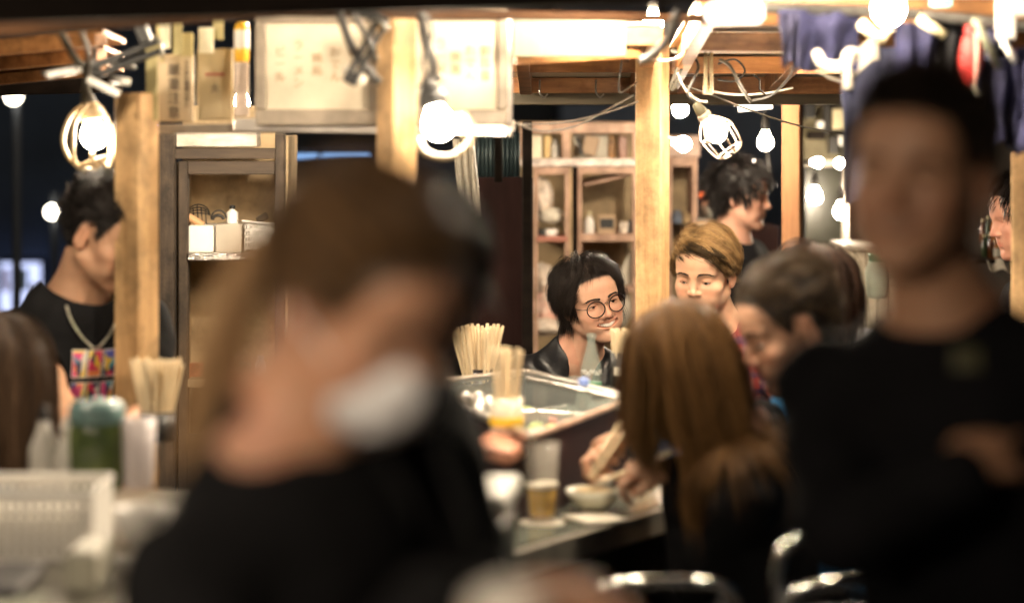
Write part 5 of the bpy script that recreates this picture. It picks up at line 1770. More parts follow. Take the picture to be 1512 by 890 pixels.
obj('leaning_panel', quad_slab(P(905, 424, D8 + .1), P(932, 365, D8 + .1), P(934, 424, D8 + .12), P(930, 424, D8 + .12), .006), PAPERW, rc)
single('paper_box', 'cream paper box in the top left cubby of the pink cabinet', 'box', ibox(776, 800, 200, 234, D8 + .05, .1), mat('bright_cream_card', (.75, .66, .50), rough=.7), 'things in the cubbies')
single('paper_box', 'yellowish paper box beside the cream one in the top left cubby', 'box', ibox(803, 814, 200, 234, D8 + .07, .1), mat('ochre_card', (.58, .42, .2), rough=.7), 'things in the cubbies')
single('paper_box', 'white card box in the top right cubby of the pink cabinet', 'box', ibox(846, 898, 199, 234, D8 + .12, .1), PAPERW, 'things in the cubbies')
single('brown_book', 'dusty brown folder leaning in the top right cubby', 'folder', mv(box((0, 0, 0), (.055, .03, .07)), P(872, 215, D8 + .06), ry=.25), mat('dusty_brown', (.34, .24, .16), rough=.7))
single('black_wedge', 'black wedge stand left of the brown folder', 'stand', mv(box((0, 0, 0), (.012, .03, .07)), P(856, 216, D8 + .05), ry=-.3), BLACKP)
single('brown_bottle', 'brown bottle-shaped tin at the right end of the top cubby', 'tin', ibox(914, 926, 201, 234, D8 + .05, .05), mat('brown_tin', (.22, .09, .05), rough=.4))


def crumple(c, r, label, m, sc=(1, 1, 1), seed=0, name='plastic_bag', cat='bag', group='crumpled bags in the pink cabinet'):
    rng = np.random.default_rng(seed)
    V, Fc = sphere((0, 0, 0), 1, 26)
    D = rng.normal(size=(26, 3)); D /= np.linalg.norm(D, axis=1)[:, None]
    n = np.zeros(len(V))
    for dd in D:
        n = np.maximum(n, (V @ dd) ** 6)
    V = V * (0.72 + .38 * n)[:, None] * np.array(sc) * r + np.array(c)
    return single(name, label, cat, (V, Fc), m, group)


BAG = mat('crinkled_clear_plastic', (.70, .60, .50), rough=.22, var=.2, scale=25, bump=.8, spec=.7)
crumple(P(799, 292, D8 + .1), .065, 'tall crinkled bag on the red-brown shelf', BAG, (.7, .8, 1.1), 1)
crumple(P(813, 318, D8 + .08), .040, 'white flower-like crumpled paper over the small white pot', PAPERW, (1.3, 1, .7), 2)
crumple(P(801, 410, D8 + .1), .06, 'crinkled bag lower in the left column', BAG, (.8, .8, .9), 3)
crumple(P(810, 452, D8 + .1), .07, 'pinkish crumpled bag at the height of the laughing man', mat('pink_bag', (.62, .30, .25), rough=.3, var=.4, scale=14, bump=.6, color2=(.7, .6, .5)), (.9, .8, .8), 4)
crumple(P(806, 482, D8 + .06), .055, 'white crumpled bag at the left column foot', BAG, (1.1, .8, .6), 5)
crumple(P(914, 455, D8 + .06), .06, 'white crumpled bag by the laughing man\'s hair', PAPERW, (.7, .8, 1.2), 6)
single('white_pot', 'small white pot on the red-brown shelf', 'pot', lathe([(.018, 0), (.023, .002), (.026, .026), (.022, .027)], P(814, 349, D8 + .05), 16), WHITEP, smooth=True)
single('dark_can', 'short dark can left of the white pot', 'can', lathe([(.017, 0), (.018, .002), (.018, .026), (.014, .028)], P(800, 349, D8 + .05), 16), BLACKP, smooth=True)
sb = thing('spray_bottle', 'white bottle with narrow neck on the right shelf of the pink cabinet', 'bottle', P(870, 346, D8 + .06))
obj('bottle_body', lathe([(.018, 0), (.019, .003), (.019, .045), (.010, .062), (.008, .068)], P(870, 346, D8 + .06), 18), WHITEP, sb, smooth=True)
obj('cap', lathe([(.009, .068), (.009, .082), (.003, .084)], P(870, 346, D8 + .06), 12), IVORY, sb)
rdm = thing('radio', 'small black radio in a tan case on the right shelf', 'radio', P(896, 346, D8 + .06))
obj('case', ibox(883, 909, 318, 346, D8 + .06, .05), mat('tan_case', (.42, .30, .19), rough=.6), rdm)
obj('front', ibox(886, 906, 323, 337, D8 + .055, .006), BLACKP, rdm)
single('tumbler', 'cloudy tumbler right of the small radio', 'tumbler', lathe([(.014, 0), (.016, .002), (.019, .045), (.017, .045), (.014, .004)], P(921, 346, D8 + .08), 16), BAG, smooth=True)
# cabinet right of the cream post
rc2 = thing('cabinet', 'beige arched cabinet right of the cream post behind the blond man', 'cabinet', P(1012, 600, 9.0) * [1, 1, 0])
obj('carcass', join(ibox(985, 992, 232, 1000, 9.0, .3), ibox(1022, 1030, 232, 1000, 9.0, .3), ibox(992, 1022, 232, 246, 9.0, .3)), W_PINK, rc2)
obj('back', ibox(990, 1024, 240, 1000, 9.28, .012), BEIGE, rc2)
obj('top_board', ibox(985, 1034, 200, 232, 8.98, .3), mat('dusty_pink_board', (.46, .33, .27), rough=.6, var=.15), rc2)
pt = thing('stock_pot', 'stacked pans with orange lids behind the blond man', 'pan', P(1048, 330, 9.1), group=None)
obj('pan_body', lathe([(.034, 0), (.040, .004), (.040, .045), (.036, .05)], P(1050, 322, 9.1), 20), STEEL, pt, smooth=True)
obj('lid', sphere(P(1050, 302, 9.1), .036, 16, (1, 1, .5)), mat('pale_copper', (.6, .38, .28), rough=.35, metal=.5), pt, smooth=True)
obj('knob', sphere(P(1036, 288, 9.1), .014, 12), mat('orange_plastic', (.75, .15, .04), rough=.4, var=0), pt, smooth=True)
single('metal_shelf', 'steel shelf under the stacked pans', 'shelf', ibox(1028, 1066, 322, 332, 9.0, .3), STEEL)
single('back_counter', 'dark counter block behind the blond man', 'counter', ibox(1028, 1150, 335, 1000, 9.4, .5), MAROON)

# ------------------------------------------------------------------ right background
rw = thing('back_wall', 'olive board wall with hung tools at the right of the reddish post', 'wall', P(1220, 600, 9.3) * [1, 1, 0])
OLIVEW = mat('olive_board', (.20, .17, .10), rough=.7, var=.35, scale=4, bump=.1)
obj('upper_board', ibox(1187, 1262, 150, 236, 9.3, .05), OLIVEW, rw)
obj('door_lintel', ibox(1187, 1262, 236, 246, 9.25, .08), mat('pale_trim', (.50, .44, .36), rough=.6, var=.2), rw)
obj('door_jamb', ibox(1247, 1256, 246, 1000, 9.25, .08), mat('pale_trim', (.50, .44, .36)), rw)
obj('side_board', ibox(1256, 1560, 150, 1000, 9.35, .05), mat('dark_brown_board', (.07, .055, .045), rough=.7, var=.3, scale=3), rw)  # dark brown board, tone varied by noise
dr = single('glass_door', 'dark mirror-like sliding door behind the hanging bulbs', 'door', ibox(1189, 1246, 247, 1000, 9.75, .03), mat('dark_glass', (.06, .06, .045), rough=.25, var=.3, scale=3, spec=.8))
for i, (px, py, w_, h_, m_) in enumerate(((1196, 164, 16, 22, BLACKP), (1222, 176, 10, 44, CABLEB), (1240, 176, 20, 30, IVORY), (1206, 200, 26, 12, W_DARK), (1232, 214, 14, 26, CABLEB), (1212, 184, 10, 10, WHITEP), (1243, 208, 10, 14, WHITEP))):
    single('hung_tool', ['square black tin at the upper left of the olive wall', 'long black utensil on the olive wall', 'ivory pouch on the olive wall', 'dark wooden block on the olive wall', 'black grip low on the olive wall', 'small white switch on the olive wall', 'white socket near the olive wall\'s right end'][i],
           'tool', ibox(px - w_ / 2, px + w_ / 2, py - h_ / 2, py + h_ / 2, 9.22, .06), m_, 'things hung on the olive wall')
wbx = thing('crate', 'scuffed whitish wooden crate stand at the right behind the standing man', 'crate', P(1270, 600, 8.6) * [1, 1, 0])
SCUFF = mat('scuffed_white_wood', (.52, .46, .36), rough=.7, var=.35, scale=9, bump=.2, color2=(.22, .17, .11))
obj('box_front', ibox(1246, 1330, 368, 1000, 8.6, .3), SCUFF, wbx)
obj('box_top', ibox(1244, 1332, 362, 369, 8.58, .34), mat('pale_trim', (.50, .44, .36)), wbx)
obj('plank_seam', join(*[ibox(1262 + k * 17, 1263 + k * 17, 370, 1000, 8.597, .004) for k in range(4)]), W_DARK, wbx)
single('green_label', 'green strip lying on the whitish crate beside the standing man', 'tape', ibox(1285, 1322, 374, 389, 8.2, .03), mat('emerald_plastic', (.01, .22, .13), rough=.4, var=.05))
single('white_jug', 'pale jug below the green strip', 'jug', lathe([(.03, 0), (.04, .01), (.045, .09), (.03, .12), (.026, .125)], P(1296, 440, 8.2), 18), mat('pale_green_plastic', (.5, .55, .45), rough=.4), smooth=True)
# bottles at the right
for i, (px, py, h_, m_) in enumerate(((1450, 352, .075, 0), (1458, 354, .09, 1), (1466, 352, .08, 2), (1474, 354, .085, 0), (1482, 350, .07, 3), (1453, 374, .07, 1), (1462, 376, .08, 0), (1471, 378, .08, 2), (1480, 378, .09, 3))):
    c = P(px, py + 6, 8.4 + (.12 if i < 5 else 0))
    t = thing('sauce_bottle', ['first brown bottle of the back row', 'second bottle of the back row, greenish', 'third bottle of the back row with amber glass', 'fourth brown bottle of the back row', 'white-capped bottle ending the back row',
                               'first bottle of the front row, greenish', 'second brown bottle of the front row', 'amber bottle of the front row', 'white-labelled bottle ending the front row'][i] + ' at the right edge', 'bottle', c, group='bottles behind the standing man')
    cm = [mat('brown_glass', (.10, .035, .01), rough=.08, spec=.8, var=.2), mat('green_black_glass', (.03, .045, .02), rough=.08, spec=.8, var=.2), mat('amber_glass', (.35, .13, .03), rough=.1, spec=.8, var=.2), mat('dark_sauce', (.03, .02, .015), rough=.08, spec=.8, var=.2)][m_]
    obj('bottle_body', lathe([(.010, 0), (.0115, .003), (.0115, h_ * .6), (.005, h_ * .82), (.005, h_)], c, 14), cm, t, smooth=True)
    obj('cap', lathe([(.006, h_), (.006, h_ + .009), (.002, h_ + .01)], c, 12), WHITEP if m_ == 3 else IVORY, t)
    if i in (4, 7, 8):
        obj('label_band', lathe([(.0118, h_ * .15), (.012, h_ * .16), (.012, h_ * .5), (.0118, h_ * .51)], c, 14), PAPERW, t)
single('bottle_shelf', 'dark shelf with a pale cloth under the sauce bottles', 'shelf', ibox(1438, 1500, 384, 390, 8.3, .35), W_DARK)
single('dish_cloth', 'pale cloth crumpled on the edge of the bottle shelf', 'cloth', grid_sheet(12, 6, lambda u, v: (P(1462 + 34 * u, 0, 8.25)[0], 8.25 + .02 * math.sin(u * 7) + .05 * v, P(0, 385 + 14 * (1 - v) + 3 * math.sin(u * 9), 8.25)[2]), .003), CREAMC, smooth=True)

# more of what fills the shelves
RC_ = np.random.default_rng(77)
words2 = ['flat packet', 'squat jar', 'tall tin', 'small carton', 'paper cup stack', 'dark bottle', 'sugar tub', 'rolled bag']
tones = [(.55, .20, .10), (.60, .52, .36), (.12, .10, .08), (.30, .36, .22), (.62, .58, .52), (.40, .22, .10), (.18, .22, .30), (.56, .40, .22)]
tnames = ['red-brown', 'cream', 'black', 'moss green', 'off-white', 'brown', 'slate blue', 'tan']
spots = [(865, 424, 8.9), (878, 424, 9.0), (893, 424, 8.92), (805, 234, 9.02), (820, 234, 8.86), (903, 234, 8.9), (931, 346, 8.96), (826, 349, 8.98),
         (290, 560, 7.3), (312, 560, 7.35), (335, 560, 7.3), (360, 560, 7.4), (385, 560, 7.3), (398, 375, 7.42), (1000, 330, 9.12), (1014, 330, 9.1)]
for i, (px, py, d) in enumerate(spots):
    k = i % 8
    c = P(px, py, d)
    h_ = [.05, .045, .075, .05, .07, .085, .05, .04][k]
    r_ = [.022, .022, .016, .02, .017, .014, .022, .018][k]
    place = ['on the right shelf beside the leaning panel', 'in the middle of the right lower shelf', 'at the right of the lower right shelf', 'behind the ochre box in the top left cubby', 'at the right of the top left cubby', 'between the boxes of the top right cubby', 'at the far right of the upper right shelf', 'at the right end of the red-brown shelf',
             'at the left of the lowest left-cabinet shelf', 'second on the lowest left-cabinet shelf', 'midway on the lowest left-cabinet shelf', 'right of midway on the lowest left-cabinet shelf', 'at the right of the lowest left-cabinet shelf', 'behind the perforated basket', 'behind the cream post on the arched cabinet', 'beside the arched cabinet side board'][i]
    m_ = mat('pack_%d' % k, tones[k], rough=.45, var=.35, scale=22)
    if k in (0, 3):
        ms = box(c + (0, 0, h_ / 2), (r_ * 1.8, .04, h_), rz=RC_.uniform(-.5, .5), bev=.003)
    else:
        ms = lathe([(r_ * .85, 0), (r_, .003), (r_, h_ * .65), (r_ * .6, h_ * .85), (r_ * .55, h_), (.002, h_ + .001)], c, 18)
    single(words2[k].replace(' ', '_'), '%s %s %s' % (tnames[k], words2[k], place), words2[k].split()[-1], ms, m_, smooth=k not in (0, 3))
for i, (px, py, d, w_, h_, rz_) in enumerate(((964, 190, 6.249, 20, 26, 0), (580, 118, 5.148, 12, 20, 0), (186, 175, 5.348, 14, 10, 0))):
    pass
# ------------------------------------------------------------------ counters
far = CE1 + ce_d * 1.55
ct = thing('counter', 'long dark green eating counter with pale front edge beside the long-haired woman', 'counter', (.1, 5.0, 0))
q0 = CE0 - ce_d * 1.0
inn = ce_n * .46
obj('counter_top', prism([tuple(q0), tuple(far), tuple(far + inn), tuple(q0 + inn)], ZC - .035, ZC), COUNTER, ct)
e0, e1 = np.append(q0 - ce_n * .012, ZC - .028), np.append(far - ce_n * .012, ZC - .028)
obj('edge_trim', bar(e0, e1, .018, .05), mat('grey_edge_band', (.36, .34, .29), rough=.3, var=.2, scale=12, metal=.4), ct)
n0, n1 = np.append(q0 + ce_n * .06, 0), np.append(far + ce_n * .06, 0)
obj('front_panel', quad_slab(n0, n1, n1 + (0, 0, ZC - .04), n0 + (0, 0, ZC - .04), .03), W_DARK, ct)
# counter in front of the laughing man
ct2 = thing('counter', 'dark counter in front of the laughing man', 'counter', (.1, 6.3, 0))
obj('counter_top', prism([(-.55, 6.02), (.75, 6.02), (.75, 6.45), (-.55, 6.45)], ZC - .05, ZC - .012), COUNTER, ct2)
obj('front_panel', box((.1, 6.2, .40), (1.25, .04, .80)), W_DARK, ct2)
# left counter
ZLc = .93
ct3 = thing('counter', 'grey-olive counter in the lower left corner carrying the white basket', 'counter', (-1.0, 4.0, 0))
obj('counter_top', box((-.95, 4.05, ZLc - .02), (1.10, 1.5, .04), rz=.06), mat('olive_grey_laminate', (.16, .15, .12), rough=.3, var=.25, scale=5, rvar=.1), ct3)
obj('front_panel', box((-.95, 3.42, .44), (1.0, .04, .88)), W_DARK, ct3)
obj('edge_strip', bar((-.545, 3.3, ZLc + .003), (-.62, 4.2, ZLc + .003), .035, .006), mat('cream_edge', (.58, .52, .42), rough=.4, var=.1), ct3)

# ------------------------------------------------------------------ glass food case
cs = thing('glass_case', 'glass-topped food case with steel rim on the counter between the guests', 'display case', (.03, 5.5, ZC))
A_, B_, C_, D_ = [np.array([q[0], q[1]]) for q in (c_A, c_B, c_C, c_D)]
A_ = np.array([-.235, 5.75])
poly = [A_, D_, C_, B_]
body = [tuple(q) for q in poly]
cen_ = sum(poly) / 4
shr = [tuple(q + (cen_ - q) * .04) for q in poly]
obj('case_body', prism(shr, ZC - .01, ZL - .085), mat('dark_plum_wood', (.030, .012, .013), rough=.6, var=.2, spec=.15), cs)
trs = [quad_slab(np.append(np.array(shr[i]) * 1, ZL - .085), np.append(np.array(shr[(i + 1) % 4]), ZL - .085), np.append(np.array(shr[(i + 1) % 4]), ZL - .012), np.append(np.array(shr[i]), ZL - .012), .006) for i in (0, 1, 2, 3)]
PLUM = mat('dark_plum_wood', (.045, .018, .020))
for i in (0, 1):
    obj('front_board', trs[i], PLUM, cs)
for i in (2, 3):
    obj('back_board', trs[i], mat('dull_dark_steel', (.12, .11, .10), rough=.35, metal=.8, var=.2), cs)
obj('glass_top', prism([tuple(q + (cen_ - q) * .05) for q in poly], ZL - .006, ZL), GLASS, cs)
for i in range(4):
    a_, b_ = np.append(poly[i], ZL), np.append(poly[(i + 1) % 4], ZL)
    obj('rim_bar', bar(a_, b_, .020 if i != 1 else .014, .016 if i != 1 else .010, bev=.004), ALU if i != 1 else W_PINK, cs)
a_, b_ = np.append(B_ + (.01, -.14), ZL + .004), np.append(C_ + (-.03, -.02), ZL + .004)
obj('inner_rail', bar(np.append(B_ * .86 + D_ * .14, ZL + .003), np.append(C_ * .93 + D_ * .07, ZL + .003), .012, .008), ALU, cs)
tray = thing('food_tray', 'steel tray of skewers and sliced food inside the glass case', 'tray', (0, 5.4, ZL - .08))
obj('tray', prism([tuple(q + (cen_ - q) * .16) for q in poly], ZL - .083, ZL - .072), mat('dull_dark_steel', (.12, .11, .10)), tray)
obj('divider', join(bar(np.append(cen_ + (-.09, -.12), ZL - .055), np.append(cen_ + (.10, .18), ZL - .055), .008, .03), bar(np.append(cen_ + (-.06, .12), ZL - .055), np.append(cen_ + (.14, .0), ZL - .055), .008, .03)), ALU, tray)
rng = np.random.default_rng(2)
fm = [mat('yellow_omelette', (.75, .52, .12), rough=.5), mat('pale_fishcake', (.70, .60, .42), rough=.4), mat('green_leek', (.30, .38, .12), rough=.5), mat('pink_meat', (.50, .20, .15), rough=.4)]
for i in range(18):
    u, v = rng.uniform(.15, .85, 2)
    c = A_ * (1 - u) * (1 - v) + D_ * u * (1 - v) + C_ * u * v + B_ * (1 - u) * v
    c = cen_ + (c - cen_) * .75
    single('food_piece', ['slice of yellow omelette in the glass case', 'pale fishcake piece in the glass case', 'green leek piece in the glass case', 'pink meat slice in the glass case'][i % 4], 'food',
           box((c[0], c[1], ZL - .062), (rng.uniform(.015, .03), rng.uniform(.05, .12), .018), rz=rng.uniform(-.6, .6), bev=.006), fm[i % 4], ['omelette slices in the case', 'fishcakes in the case', 'leeks in the case', 'meat slices in the case'][i % 4])


# ------------------------------------------------------------------ chopstick jars
def chopsticks(t, c, n, r0, L, spread, seed, m=None):
    rng = np.random.default_rng(seed)
    for i in range(n):
        a = rng.uniform(0, 6.283); rr = math.sqrt(rng.uniform(0, 1))
        base = np.array(c) + (math.cos(a) * rr * r0 * .55, math.sin(a) * rr * r0 * .55, .004)
        top = np.array(c) + (math.cos(a) * rr * (r0 + spread), math.sin(a) * rr * (r0 + spread), L * rng.uniform(.95, 1.03))
        obj('chopstick', bar(base, top, .0075, .0050, bev=.001, roll=rng.uniform(0, 1.5)), m or CHOP, t)


def jar(name, label, c, r, h, m, n, L, spread, seed, bands=None, r_top=None, glass=True):
    t = thing(name, label, 'chopstick holder', c, group='chopstick holders on the counters')
    rt = r_top or r
    prof = [(.001, 0), (r * .9, 0), (r, .003), (rt, h), (rt - .003, h), (r - .003, .006), (.001, .005)]
    obj('holder', lathe(prof, c, 26), m, t, smooth=True)
    if bands:
        for z0, z1, bm in bands:
            obj('band', lathe([(r + .0005, z0), (r + .0015, z0 + .001), (r + .0015, z1 - .001), (r + .0005, z1)], c, 26), bm, t)
    chopsticks(t, c, n, min(r, rt), L, spread, seed)
    return t


cA = np.append(P(706, 560, 6.2)[:2], ZC + .005)
jar('chopstick_jar', 'dark jar holding a wide fan of bamboo chopsticks left of the laughing man', P(707, 600, 6.2), .038, .098, mat('black_lacquer', (.02, .016, .018), rough=.2, var=0), 62, .205, .034, 1)
single('jar_stand', 'steel canister under the dark chopstick jar', 'canister', lathe([(.05, 0), (.055, .004), (.055, .10), (.050, .112), (.001, .113)], P(707, 664, 6.2), 22), STEEL, smooth=True)
jar('chopstick_jar', 'clear jar with yellow band holding bamboo chopsticks at the near corner of the case', P(748, 643, 4.95), .034, .078, mat('frosted_white_glass', (.85, .80, .68), rough=.2, alpha=.55, var=0), 16, .178, .004, 2,
    bands=[(.022, .040, mat('yellow_band', (.85, .58, .05), rough=.5, var=.1))])
jar('chopstick_jar', 'black square holder with white label and chopsticks right of the glass bottle', P(915, 570, 5.85), .021, .082, BLACKP, 22, .138, .004, 3)
single('white_label', 'white paper label on the black chopstick holder', 'label', box(P(913, 548, 5.828), (.022, .002, .020)), PAPERW)
jar('chopstick_jar', 'black cup fanning out pale chopsticks in front of the left post', P(232, 650, 5.0), .036, .06, BLACKP, 46, .165, .020, 4)
cBn = thing('chopstick_jar', 'metal canister with glinting utensils behind the yellow-banded jar', 'canister', P(705, 630, 5.4), group='chopstick holders on the counters')
obj('holder', lathe([(.030, 0), (.032, .004), (.032, .10), (.029, .10), (.028, .01)], P(705, 650, 5.4), 20), STEEL, cBn, smooth=True)
for i in range(6):
    obj('spoon', tube([P(690 + i * 5, 640, 5.4), P(688 + i * 6, 590 + (i % 3) * 10, 5.38 + .01 * i)], .006, 8, k=1), ALU, cBn, smooth=True)
    obj('spoon_bowl', sphere(P(688 + i * 6, 588 + (i % 3) * 10, 5.38 + .01 * i), .014, 12, (1, .4, 1.2)), ALU, cBn, smooth=True)

# ------------------------------------------------------------------ glass soda bottle
bt = thing('soda_bottle', 'clear contoured glass bottle standing in front of the laughing man', 'bottle', P(873, 575, 5.95))
cb = P(873, 588, 5.95)
obj('bottle_glass', lathe([(.001, .002), (.022, 0), (.026, .004), (.027, .02), (.024, .042), (.0265, .060), (.027, .074), (.022, .095), (.014, .122), (.0105, .138), (.0105, .148), (.0125, .150), (.0125, .158), (.0105, .160), (.0085, .160),
                           (.0085, .140), (.012, .120), (.020, .095), (.0245, .074), (.024, .060), (.021, .042), (.0245, .02), (.020, .006), (.001, .007)], cb, 32), GLASSC, bt, smooth=True)
obj('white_script', join(*[tube([cb + (.0275 * math.sin(a), -.0275 * math.cos(a), .066 + .006 * math.sin(a * 7 + q)) for a in np.linspace(-1.2, 1.2, 14)], .0012, 4, k=1) for q in (0, 2)]), WHITEP, bt)
obj('green_label', lathe([(.0250, .024), (.0252, .025), (.0262, .040), (.0258, .041)], cb, 28), mat('pale_green_print', (.10, .34, .19), rough=.5, var=.3, scale=60), bt, smooth=True)
for i, (px, py, r_, lb) in enumerate(((850, 572, .020, 'small clear glass left of the soda bottle'), (893, 586, .017, 'little glass with white print right of the soda bottle'))):
    single('glass_cup', lb, 'glass', lathe([(.001, 0), (r_ * .9, 0), (r_, .003), (r_ * 1.05, .05), (r_ * 1.05 - .002, .05), (r_ - .003, .005), (.001, .005)], P(px, py + 14, 5.9), 22), GLASSC, 'small glasses by the soda bottle', smooth=True)
sn = thing('sauce_bottle', 'clear bottle with blue cap standing inside the case edge', 'bottle', P(862, 612, 5.3))
obj('bottle_glass', lathe([(.001, 0), (.018, 0), (.019, .003), (.019, .055), (.010, .070), (.010, .075)], P(862, 618, 5.3), 20), GLASSC, sn, smooth=True)
obj('cap', lathe([(.011, .072), (.012, .073), (.012, .088), (.003, .09)], P(862, 618, 5.3), 16), mat('pale_blue_cap', (.25, .35, .75), rough=.4), sn)
for i, (px, py) in enumerate(((836, 606), (884, 600), (905, 596))):
    single('ice_bag', ['clear crumpled wrap left of the blue-capped bottle', 'glinting clear wrap right of the blue-capped bottle', 'clear wrap at the right corner of the case'][i], 'wrap', sphere(P(px, py, 5.3), .022, 12, (1.2, 1, .6)), GLASSC, 'clear wraps in the case')

# ------------------------------------------------------------------ near things on the counter
bz = lambda px, py, z=ZC: P(px, py, (CAM_Z - z) * F_PX / (py - HZ))     # where that pixel meets a level surface


def tumbler(name, label, c, r, h, drink=None, m=GLASSC, group='drinking glasses on the counter', level=.55):
    t = thing(name, label, 'glass', c, group=group)
    obj('glass_wall', lathe([(.001, 0), (r * .80, 0), (r * .84, .004), (r, h), (r - .0025, h), (r * .82 - .002, .012), (.001, .011)], c, 28), m, t, smooth=True)
    if drink:
        obj('drink', lathe([(.001, .013), (r * .80 - .004, .013), (r * .80 + r * .16 * level - .0035, h * level), (.001, h * level)], c, 26), drink, t, smooth=True)
    return t


BEER = mat('amber_beer', (.80, .46, .02), rough=.1, spec=.8, var=.15, scale=20)
FROST = mat('frosted_pale_glass', (.80, .72, .64), rough=.15, spec=.9, alpha=.62, var=0)
t = tumbler('beer_glass', 'half-full glass of golden beer near the counter edge', bz(800, 770), .036, .160, BEER, m=mat('beer_glass_wall', (.85, .80, .70), rough=.1, spec=.9, alpha=.14, var=0), level=.44)
obj('foam', lathe([(.001, .0705), (.0325, .0705), (.0330, .078), (.001, .079)], bz(800, 770), 22), mat('beer_foam', (.85, .80, .66), rough=.8, var=0), t)
tumbler('water_glass', 'empty clear tumbler standing behind the beer glass', bz(806, 726), .042, .135, None, FROST)
tumbler('water_glass', 'empty clear tumbler right of the beer glass, near the hands', bz(850, 722), .044, .125, None, FROST)


def bowl(name, label, c, r, h, m, cat='bowl', group=None):
    t = thing(name, label, cat, c, group=group)
    obj('bowl_wall', lathe([(.001, .002), (r * .42, 0), (r * .45, .006), (r * .80, h * .45), (r, h), (r - .004, h), (r * .76, h * .5), (r * .40, .010), (.001, .009)], c, 32), m, t, smooth=True)
    return t


CERAM = mat('pale_celadon', (.66, .66, .55), rough=.25, var=.08, scale=10)
cbw = bz(876, 756)
b_ = bowl('noodle_bowl', 'pale celadon bowl of noodles under the chopsticks', cbw, .058, .048, CERAM)
obj('soup', lathe([(.001, .036), (.050, .036), (.052, .038), (.001, .0385)], cbw, 26), mat('broth', (.45, .30, .13), rough=.12, var=.2), b_)
rng = np.random.default_rng(6)
nd = []
for i in range(26):
    a = rng.uniform(0, 6.28); c_ = np.array([math.cos(a), math.sin(a)]) * rng.uniform(0, .030)
    nd.append(tube([cbw + (c_[0] + rng.normal(0, .010), c_[1] + rng.normal(0, .010), .040 + rng.uniform(0, .010)) for _ in range(5)], .0022, 5, k=4))
obj('noodles', join(*nd), mat('noodle', (.76, .62, .38), rough=.45, var=.1), b_, smooth=True)
b2_ = bowl('side_bowl', 'shallow white dish behind the noodle bowl', bz(868, 722), .062, .026, mat('white_glaze', (.74, .73, .70), rough=.2, var=.05))
obj('sliced_food', join(*[box(bz(868, 722) + (rng.uniform(-.03, .03), rng.uniform(-.03, .03), .024), (.03, .02, .012), rz=rng.uniform(0, 3), bev=.004) for _ in range(9)]), mat('pale_food', (.70, .52, .34), rough=.5), b2_)
single('saucer', 'small white square napkin on the counter before the noodle bowl', 'napkin', box(bz(877, 766) + (0, 0, .003), (.090, .11, .004), rz=.5), PAPERW)
single('coaster', 'round pale coaster under the beer glass', 'coaster', lathe([(.001, 0), (.045, 0), (.046, .002), (.001, .003)], bz(800, 771) + (0, 0, -.0005), 26), PAPERW)
single('brick_block', 'reddish wooden board end lying by the near corner of the case', 'board', box(P(736, 662, 4.85), (.098, .16, .030), rz=-.25, ry=.16, bev=.006), mat('salmon_wood', (.50, .22, .14), rough=.5, var=.2, scale=12))


def pair_chop(label, a, b, gap, group='pairs of chopsticks in hands'):
    t = thing('chopstick_pair', label, 'chopsticks', a, group=group)
    for s in (-.5, .5):
        o = np.array(gap) * s
        obj('chopstick', tube([np.array(a) + o * .4, np.array(b) + o], .0052, 6, k=1, taper=[(0, .6), (1, 1.1)]), CHOP, t)


hA = pf['A'][1]; hB = lw['A'][1]; hC = lw['A'][-1]
pair_chop('chopsticks held upright by the pinkish hand of the profile man', P(872, 706, 4.93), P(925, 622, 4.95), (.022, 0, 0))
pair_chop('chopsticks held by the long-haired woman over the dish', P(878, 716, 4.88), P(985, 672, 4.98), (.012, 0, .012))

# ------------------------------------------------------------------ near left table ware
Dn = 4.1
bk2 = thing('basket', 'large white slatted plastic basket at the lower left edge', 'basket', (-.88, 4.1, ZLc))
ba, bb = -.915, -.695
parts = []
zb0, zb1 = ZLc + .002, ZLc + .115
for y_ in (4.0, 4.2):
    for k in range(14):
        parts.append(box((ba + (bb - ba) * (k + .5) / 14, y_, (zb0 + zb1) / 2), (.0075, .003, zb1 - zb0), bev=.0005))
    for k in range(6):
        parts.append(box(((ba + bb) / 2, y_ - .0005, zb0 + (zb1 - zb0) * (k + .5) / 6), (bb - ba, .0035, .007), bev=.0005))
for x_ in (ba, bb):
    parts.append(box((x_, 4.1, (zb0 + zb1) / 2), (.003, .2, zb1 - zb0), bev=.0005))
obj('basket_wall', join(*parts), WHITEP, bk2)
obj('basket_rim', tube([(ba, 4.0, zb1), (bb, 4.0, zb1), (bb, 4.2, zb1), (ba, 4.2, zb1)], .006, 8, closed=True, k=1), WHITEP, bk2)
obj('basket_floor', box(((ba + bb) / 2, 4.1, zb0 + .002), (bb - ba, .2, .003)), WHITEP, bk2)
obj('wrapped_cloths', box(((ba + bb) / 2, 4.1, zb0 + .045), (bb - ba - .02, .18, .08), bev=.015), mat('folded_towels', (.66, .62, .54), rough=.9, var=.15, scale=20), bk2)
for i, (px, py0, py1, r_, m_, lb) in enumerate(((65, 718, 612, .026, 0, 'white spray bottle standing in the lower left'), (98, 716, 630, .024, 0, 'white squeeze bottle right of the spray bottle'))):
    c = P(px, 726, 4.35)
    hh_ = (py1 - py0) * -1 / F_PX * 4.35
    t = thing('squeeze_bottle', lb, 'bottle', c, group='white bottles at the lower left')
    obj('bottle_body', lathe([(r_ * .9, 0), (r_, .004), (r_, hh_ * .62), (r_ * .5, hh_ * .85), (r_ * .35, hh_)], c, 20), mat('soft_white_plastic', (.62, .60, .55), rough=.4, trans=.15, var=.08), t, smooth=True)
    obj('cap', lathe([(r_ * .4, hh_), (r_ * .4, hh_ + .012), (r_ * .12, hh_ + .03)], c, 14), BLACKP if i == 0 else WHITEP, t)
gj = thing('glass_jar', 'large dark green glass jar of pickles with pale teal lid', 'jar', P(145, 725, 4.35))
